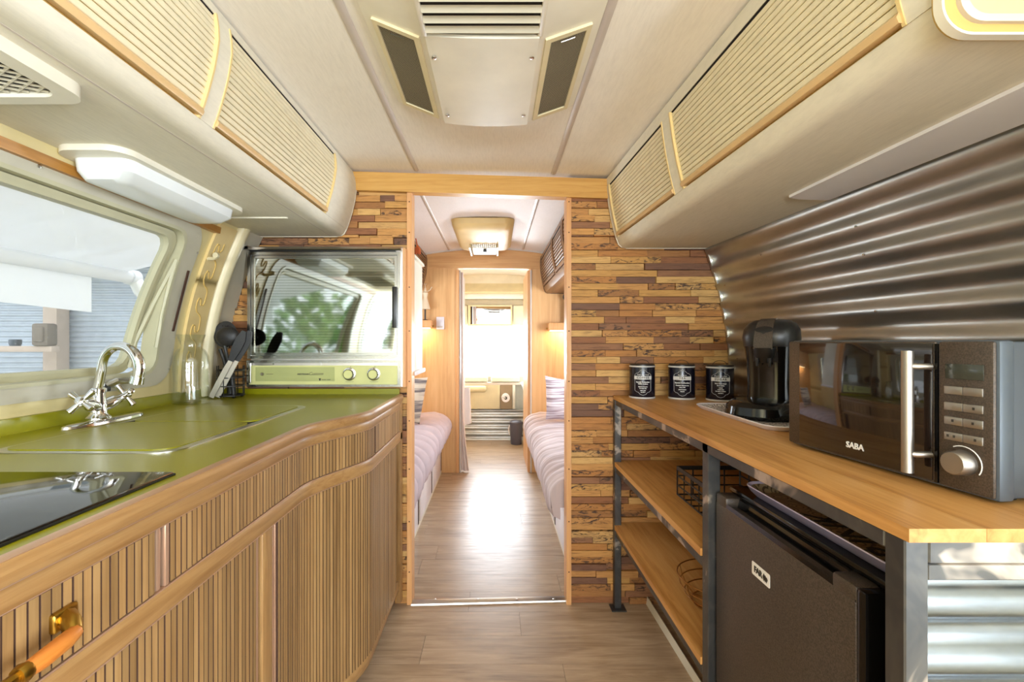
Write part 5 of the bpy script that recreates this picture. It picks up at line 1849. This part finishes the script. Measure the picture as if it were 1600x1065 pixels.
# dress form figurine
gx, gy, gz = -.635, YB - .06, 1.3955
t = thing('figurine', 'pale dress form jewellery stand with curled arms on the left shelf lamp', 'figurine', (gx, gy, gz))
b = BM(); lathe(b, [(.022, gz), (.022, gz + .006), (.007, gz + .010), (.007, gz + .10)], c=(gx, gy, 0), n=14); obj('stand', b, 'crease', t, smooth=40)
b = BM(); lathe(b, [(.046, gz + .10), (.045, gz + .105), (.032, gz + .155), (.018, gz + .205), (.024, gz + .235), (.026, gz + .25), (.012, gz + .258), (.009, gz + .29), (.004, gz + .294)], c=(gx, gy, 0), n=20); obj('dress', b, 'bone', t, smooth=50)
b = BM()
for s_ in (-1, 1):
    tube(b, [(gx, gy, gz + .265), (gx + s_ * .022, gy, gz + .262), (gx + s_ * .045, gy, gz + .275), (gx + s_ * .055, gy, gz + .297), (gx + s_ * .062, gy, gz + .302)], .0035, 6)
tube(b, [(gx, gy, gz + .29), (gx, gy, gz + .325), (gx + .015, gy, gz + .33)], .0035, 6); tube(b, [(gx - .014, gy, gz + .326), (gx, gy, gz + .33)], .0035, 6)
obj('curled_arm', b, 'bone', t, smooth=60)
# dark stand on the right shelf
gx, gz = .655, 1.3725
t = thing('lamp_arm', 'dark metal reading lamp arm on the right shelf lamp', 'lamp', (gx, YB - .06, gz))
b = BM(); rbox(b, gx - .022, gx + .022, YB - .085, YB - .04, gz, gz + .235, r=.006); obj('upright', b, 'crease', t, smooth=30)
b = BM(); lathe(b, [(.034, -.015), (.036, 0), (.034, .015), (.012, .018)], n=20, mat=Matrix.Translation((gx - .010, YB - .06, gz + .235)) @ Matrix.Rotation(R(90), 4, 'X')); obj('knuckle', b, 'crease', t, smooth=40)
b = BM(); tube(b, [(gx + .02, YB - .06, gz + .24), (gx + .05, YB - .06, gz + .27)], .008, 8); obj('arm', b, 'crease', t, smooth=40)
# switch plate
t = thing('switch_plate', 'cream switch plate on the wardrobe left of the inner doorway', 'switch', (-.50, YB, 1.32))
b = BM(); rbox(b, -.541, -.469, YB - .014, YB, 1.315, 1.43, r=.004); obj('plate', b, 'tray_white', t, smooth=30)
b = BM(); rbox(b, -.528, -.482, YB - .018, YB - .010, 1.328, 1.346, r=.002); obj('rocker', b, 'seam', t, smooth=30)
# cream cupboard behind the timber partition
t = thing('cupboard', 'tall cream cupboard just behind the left door jamb', 'cupboard', (-.6, 2.4, 1.0))
b = BM(); rbox(b, -1.0, -.388, 2.155, 2.42, 1.06, 1.60, r=.006); obj('body', b, 'cream2', t, smooth=30)
b = BM(); rbox(b, -1.0, -.378, 2.15, 2.43, 1.60, 1.615, r=.004); obj('top', b, 'cream2', t, smooth=30)
b = BM(); rbox(b, -1.0, -.374, 2.15, 2.43, 1.04, 1.062, r=.004); obj('bottom_lip', b, 'tray_white', t, smooth=30)
# small cord tassel
b = BM()
tx, ty, tz = -.375, 2.20, 1.655
tube(b, [(tx - .01, ty, tz + .045), (tx - .004, ty, tz + .02), (tx - .002, ty, tz)], .003, 6)
for k in range(9):
    a = 2 * PI * k / 9
    tube(b, [(tx - .002, ty, tz + .012), (tx + .011 * math.cos(a), ty + .011 * math.sin(a), tz - .004), (tx + .013 * math.cos(a), ty + .013 * math.sin(a), tz - .03)], .0026, 5)
tag(obj('tassel', b, 'orange', smooth=60), 'small rust orange tassel tied beside the left door jamb', 'tassel')

# curtain gathered at the left side of the inner doorway
b = BM()
def cur(u, v):
    z = .012 + 1.83 * v
    fl = .022 + .05 * max(0, (.30 - v) / .30) ** 1.5
    x = -.318 + (fl * .9) * u + .012 * math.sin(u * 9 + 2 * v) * (.4 + .6 * (1 - v))
    y = 4.20 + .05 * u * math.cos(u * 2) + .016 * math.sin(u * 16 + v * 3)
    return (x, y, z)
surf(b, cur, 30, 40)
surf(b, lambda u, v: (cur(u, v)[0] + .003, cur(u, v)[1] + .004, cur(u, v)[2]), 30, 40)
tag(obj('curtain', b, 'curtain', smooth=60), 'pale curtain gathered at the left side of the inner doorway', 'curtain')
b = BM()
def tw(u, v):
    return (-.321 + .055 * math.sin(PI * u) + .03 * u * (1 - v), 4.74 + .05 * u + .008 * math.sin(u * 14), .33 + .38 * v + .02 * math.sin(u * 3))
surf(b, tw, 16, 14); surf(b, lambda u, v: (tw(u, v)[0] - .008, tw(u, v)[1] + .012, tw(u, v)[2]), 16, 14)
tag(obj('towel', b, 'towel', smooth=60), 'white towel hanging just inside the bathroom on the left', 'towel')

# ------------------------------------------------------------------ bathroom end
BX0, BX1 = -.62, .52
b = BM()
for d in ((BX0, BX1, 0, .785), (BX0, BX1, 1.395, 2.08), (BX0, -.50, .785, 1.395), (.40, BX1, .785, 1.395)):
    box(b, d[0], d[1], YE, YE + .03, d[2], d[3])
struct('wall_end', b, 'cream2')
b = BM(); box(b, BX0 - .03, BX0, 4.80, YE + .03, 0, 2.08); struct('wall_bath_left', b, 'cream2')
b = BM(); box(b, BX1, BX1 + .03, 4.85, YE + .03, 0, 2.08); struct('wall_bath_right', b, 'cream2')
we = None
b = BM()
mpw = lambda u, v, d: (u, YE - d, v)
ring(b, resample(rrect(-.53, .43, .757, 1.425, .07, 8), 96), resample(rrect(-.495, .395, .79, 1.39, .06, 8), 96), mpw, -.01, .012)
we = struct('window_5', b, 'cream2', smooth=40)
b = BM(); box(b, -.50, .40, YE + .006, YE + .010, .785, 1.395)
obj('pane', b, 'clear_pane', we)
# cornice, roll and ledges above the window
b = BM(); prism(b, [(YE, 1.94), (YE - .02, 1.90), (YE - .10, 1.845), (YE - .12, 1.82), (YE - .10, 1.80), (YE, 1.80)], 'x', BX0, BX1)
struct('trim_19', b, 'cream', smooth=50)
b = BM(); prism(b, [(YE, 1.798), (YE - .085, 1.798), (YE - .095, 1.77), (YE - .085, 1.735), (YE, 1.735)], 'x', BX0, BX1)
struct('trim_20', b, 'white_plastic', smooth=50)
b = BM(); prism(b, [(YE, 1.733), (YE - .05, 1.733), (YE - .07, 1.68), (YE - .06, 1.655), (YE, 1.655)], 'x', BX0, BX1)
struct('trim_21', b, 'grey_frame', smooth=50)
# mirror cabinet
t = thing('mirror_cabinet', 'mirror fronted cabinet above the bathroom window', 'cabinet', (-.06, 5.7, 1.41))
b = BM(); box(b, -.335, .205, YE - .10, YE - .001, 1.405, 1.65); obj('body', b, 'cream2', t)
b = BM(); ring(b, rect(-.340, .210, 1.400, 1.655), rect(-.318, .190, 1.420, 1.640), mpw, .10, .112); obj('mirror_frame', b, 'cream', t)
b = BM(); box(b, -.320, .192, YE - .106, YE - .101, 1.418, 1.642); obj('mirror', b, 'mirror', t)
for xa, xb in ((-.50, -.35), (.22, .42)):
    b = BM(); rbox(b, xa, xb, YE - .10, YE - .001, 1.405, 1.65, r=.004)
    t = tag(obj('wall_cupboard', b, 'cream2', smooth=30), 'small cream wall cupboard on the %s of the bathroom mirror' % ('left side' if xa < 0 else 'right side'), 'cupboard')
    b = BM(); rbox(b, xa + .018, xb - .018, YE - .106, YE - .098, 1.42, 1.59, r=.003); obj('door', b, 'cream2', t, smooth=30)
# ledges under the window
for xa, xb, lab in ((BX0 + .005, -.095, 'long cream ledge under the left part of the bathroom window'), (-.055, .30, 'short cream ledge under the right part of the bathroom window')):
    b = BM(); rbox(b, xa, xb, YE - .13, YE - .013, .705, .765, r=.012)
    tag(obj('ledge', b, 'cream2', smooth=40), lab, 'ledge')
b = BM(); box(b, BX0, BX1, YE - .15, YE - .001, .672, .700)
struct('trim_22', b, 'seam')
# ribbed cream panel with oval tray
b = BM(); box(b, BX0 + .002, .055, YE - .15, YE - .10, .375, .670)
rp = tag(obj('ribbed_panel', b, 'cream'), 'cream ribbed panel above the bathroom corrugated skirting', 'panel')
rm = unit_mesh('rib_mesh', 'cream')
n = 30
for k in range(n):
    piece('rib', rm, (BX0 + .012 + (.055 - BX0 - .02) * (k + .5) / n, YE - .153, .5225), (.014, .01, .29), rp)
b = BM(); rbox(b, BX0 + .01, -.105, YE - .215, YE - .13, .585, .665, r=.035)
obj('bolster', b, 'cream', rp, smooth=50)
b = BM(); box(b, .058, .205, YE - .15, YE - .12, .375, .670)
tp_ = tag(obj('roll_panel', b, 'taupe'), 'taupe panel behind the toilet roll', 'panel')
b = BM(); rbox(b, .21, .245, YE - .16, YE - .10, .375, .670, r=.006)
tag(obj('corner_post', b, 'cream2', smooth=30), 'narrow cream upright beside the taupe panel', 'post')
t = thing('toilet_roll', 'white toilet roll on a small holder against the taupe panel', 'toilet roll', (.125, 5.58, .50))
mt = Matrix.Translation((.125, YE - .205, .522)) @ Matrix.Rotation(R(90), 4, 'X')
b = BM(); lathe(b, [(.020, -.048), (.050, -.048), (.050, .048), (.020, .048)], n=28, mat=mt, cap=False); lathe(b, [(.020, -.048), (.020, .048)], n=28, mat=mt, cap=False)
obj('roll', b, 'towel', t, smooth=40)
b = BM(); lathe(b, [(.018, -.055), (.018, .050)], n=16, mat=mt); obj('core', b, 'crease', t, smooth=40)
b = BM(); tube(b, [(.125, YE - .26, .522), (.10, YE - .265, .53), (.078, YE - .24, .533), (.07, YE - .151, .53)], .004, 6); obj('holder', b, 'chrome', t, smooth=50)
# corrugated skirting
b = BM()
zz = zs(.002, .368, 70)
def yb_(z):
    ph = (z / .0735 + .02) % 1
    t_ = abs(ph - .5) * 2; t_ = min(1, max(0, (t_ - .25) / .5)); t_ = t_ * t_ * (3 - 2 * t_)
    return YE - .16 - .02 * t_
A = [b.verts.new((BX0, yb_(z), z)) for z in zz]; B = [b.verts.new((BX1, yb_(z), z)) for z in zz]
for i in range(len(zz) - 1):
    b.faces.new((A[i], A[i + 1], B[i + 1], B[i]))
A = [b.verts.new((x, y, .368)) for x, y in ((BX0, YE - .17), (BX1, YE - .17), (BX1, YE - .1), (BX0, YE - .1))]; b.faces.new(A)
struct('baseboard_end', b, 'corr_bath', smooth=60, label='corrugated metal skirting at the bathroom end')
# waste bin
gx, gy = .245, 5.36
t = thing('waste_bin', 'slate grey lidded waste bin on the bathroom floor', 'bin', (gx, gy, 0))
b = BM(); lathe(b, [(.062, .0005), (.066, .01), (.074, .245), (.074, .25)], c=(gx, gy, 0), n=28); obj('body', b, 'bin', t, smooth=40)
b = BM(); lathe(b, [(.077, .248), (.077, .258), (.060, .275), (.02, .282), (.001, .283)], c=(gx, gy, 0), n=28); obj('lid', b, 'bin', t, smooth=40)
b = BM(); tube(b, [(gx - .077, gy, .22), (gx - .090, gy - .01, .19), (gx - .086, gy - .01, .13), (gx - .075, gy - .005, .11)], .006, 6); obj('bag_edge', b, 'towel', t, smooth=60)
# washbasin edge on the right
b = BM()
loft(b, [[(x, y, z) for x, y in rrect(.30 + o_, BX1 - .002, 4.98, 5.50, .05, 5)] for z, o_ in ((.40, .13), (.55, .06), (.68, .015), (.715, 0.0), (.72, .006))])
tag(obj('washbasin', b, 'white_plastic', smooth=50), 'white washbasin side showing at the right of the bathroom', 'washbasin')

# ------------------------------------------------------------------ outdoors
b = BM(); box(b, -14, 14, -14, 16, -.62, -.58)
struct('ground', b, 'ground')  # unseen ground plane, put in pale to bounce light up
# roll-out awning seen through the sink window
t = thing('awning', 'white roll-out awning with roller tube and drop curtain outside the sink window', 'awning', (-2.2, 1.2, 1.6))
b = BM()
AXO, AZO = -3.02, 1.735
surf(b, lambda u, v: (-1.34 + (AXO + 1.34) * u, -2.2 + 5.9 * v, 2.30 + (AZO + .03 - 2.30) * u - .05 * math.sin(PI * u)), 12, 10)
obj('fabric', b, 'awning', t, smooth=60)
b = BM(); tube(b, [(AXO, -2.25, AZO), (AXO, 3.78, AZO)], .052, 16); tube(b, [(AXO, 3.74, AZO), (AXO, 3.82, AZO)], .064, 16)
obj('roller_tube', b, 'awning', t, smooth=60)
b = BM(); tube(b, [(AXO, 3.80, AZO), (AXO + .05, 3.81, AZO - .10), (AXO + .35, 3.82, AZO - .40), (AXO + .9, 3.82, AZO - .95), (-1.36, 3.82, .05)], .05, 8, rr=[.05, .06, .06, .055, .05])
obj('arm', b, 'white_plastic', t, smooth=60)
b = BM()
surf(b, lambda u, v: (AXO - .03 + .012 * math.sin(u * 30), -2.2 + 5.65 * u, AZO - .02 - (.28 + .01 * math.sin(u * 20)) * v), 60, 4)
obj('drop_curtain', b, 'awning', t, smooth=60)
# corrugated shed
t = thing('shed', 'pale corrugated metal shed outside beyond the awning', 'shed', (-6.6, 7.0, -.58))
b = BM()
zz = zs(-.58, 2.5, 420)
yy = lambda z: 6.9 - .02 * math.cos(2 * PI * z / .0762)
A = [b.verts.new((-12.5, yy(z) - .5, z)) for z in zz]; B = [b.verts.new((-1.5, yy(z) + .05, z)) for z in zz]
for i in range(len(zz) - 1):
    b.faces.new((A[i], A[i + 1], B[i + 1], B[i]))
obj('corrugated_wall', b, 'corr_out', t, smooth=60)
b = BM(); prism(b, [(5.9, 2.32), (9.5, 3.1), (9.5, 3.16), (5.9, 2.38)], 'x', -12.6, -1.4)
obj('roof', b, 'corr_out', t)
for px_, yv in ((-6.32, 6.55), (-2.2, 6.75)):
    b = BM(); rbox(b, px_ - .10, px_ + .10, yv - .1, yv + .1, -.58, 2.3, r=.01)
    obj('post', b, 'post_wood', t, smooth=30)
b = BM(); rbox(b, -9.5, -5.97, 6.12, 6.24, 1.065, 1.145, r=.01)
obj('rail', b, 'post_wood', t, smooth=30)
b = BM(); rbox(b, -6.21, -5.99, 6.08, 6.24, 1.146, 1.45, r=.03); rbox(b, -6.17, -6.03, 6.05, 6.09, 1.2, 1.40, r=.02)
obj_m = tag(obj('meter_box', b, 'bark', smooth=30), 'grey box standing on the wooden rail of the shed', 'box')
b = BM(); lathe(b, [(.055, 1.146), (.065, 1.18), (.065, 1.23), (.055, 1.235)], c=(-6.52, 6.18, 0), n=16)
tag(obj('bucket', b, 'mw_bezel', smooth=40), 'small blue grey bucket standing on the wooden rail of the shed', 'bucket')
# garden greenery outside the front and side windows (seen in the oven glass)
def tree(x, y, r_, h_, seed, lab):
    rnd = random.Random(seed)
    t_ = thing('tree', lab, 'tree', (x, y, -.58))
    b = BM(); tube(b, [(x, y, -.58), (x + .1, y, .6), (x, y + .1, h_)], .12, 8, rr=[.16, .12, .07]); obj('trunk', b, 'bark', t_, smooth=60)
    b = BM()
    for k in range(1500):
        a, q = rnd.uniform(0, 2 * PI), math.acos(rnd.uniform(-1, 1))
        rr_ = r_ * rnd.uniform(.55, 1) ** .5
        p = Vector((x + rr_ * math.sin(q) * math.cos(a), y + rr_ * math.sin(q) * math.sin(a), h_ + .9 * rr_ * math.cos(q)))
        d1 = Vector((rnd.uniform(-1, 1), rnd.uniform(-1, 1), rnd.uniform(-1, 1))).normalized() * .13
        d2 = d1.cross(Vector((rnd.uniform(-1, 1), rnd.uniform(-1, 1), 1))).normalized() * .08
        b.faces.new([b.verts.new(p + d1), b.verts.new(p + d2), b.verts.new(p - d1), b.verts.new(p - d2)])
    obj('leaves', b, 'leaf', t_, fix=False)['kind'] = 'stuff'
tree(-4.2, -3.2, 1.5, 1.5, 1, 'green tree beyond the front left window')
tree(-2.2, -6.2, 1.6, 1.4, 2, 'green tree ahead of the front window, left of its middle')
tree(1.6, -6.5, 1.7, 1.5, 3, 'green tree ahead of the front window, right of its middle')
tree(-5.9, .9, 1.5, 1.5, 4, 'green tree beyond the awning posts')
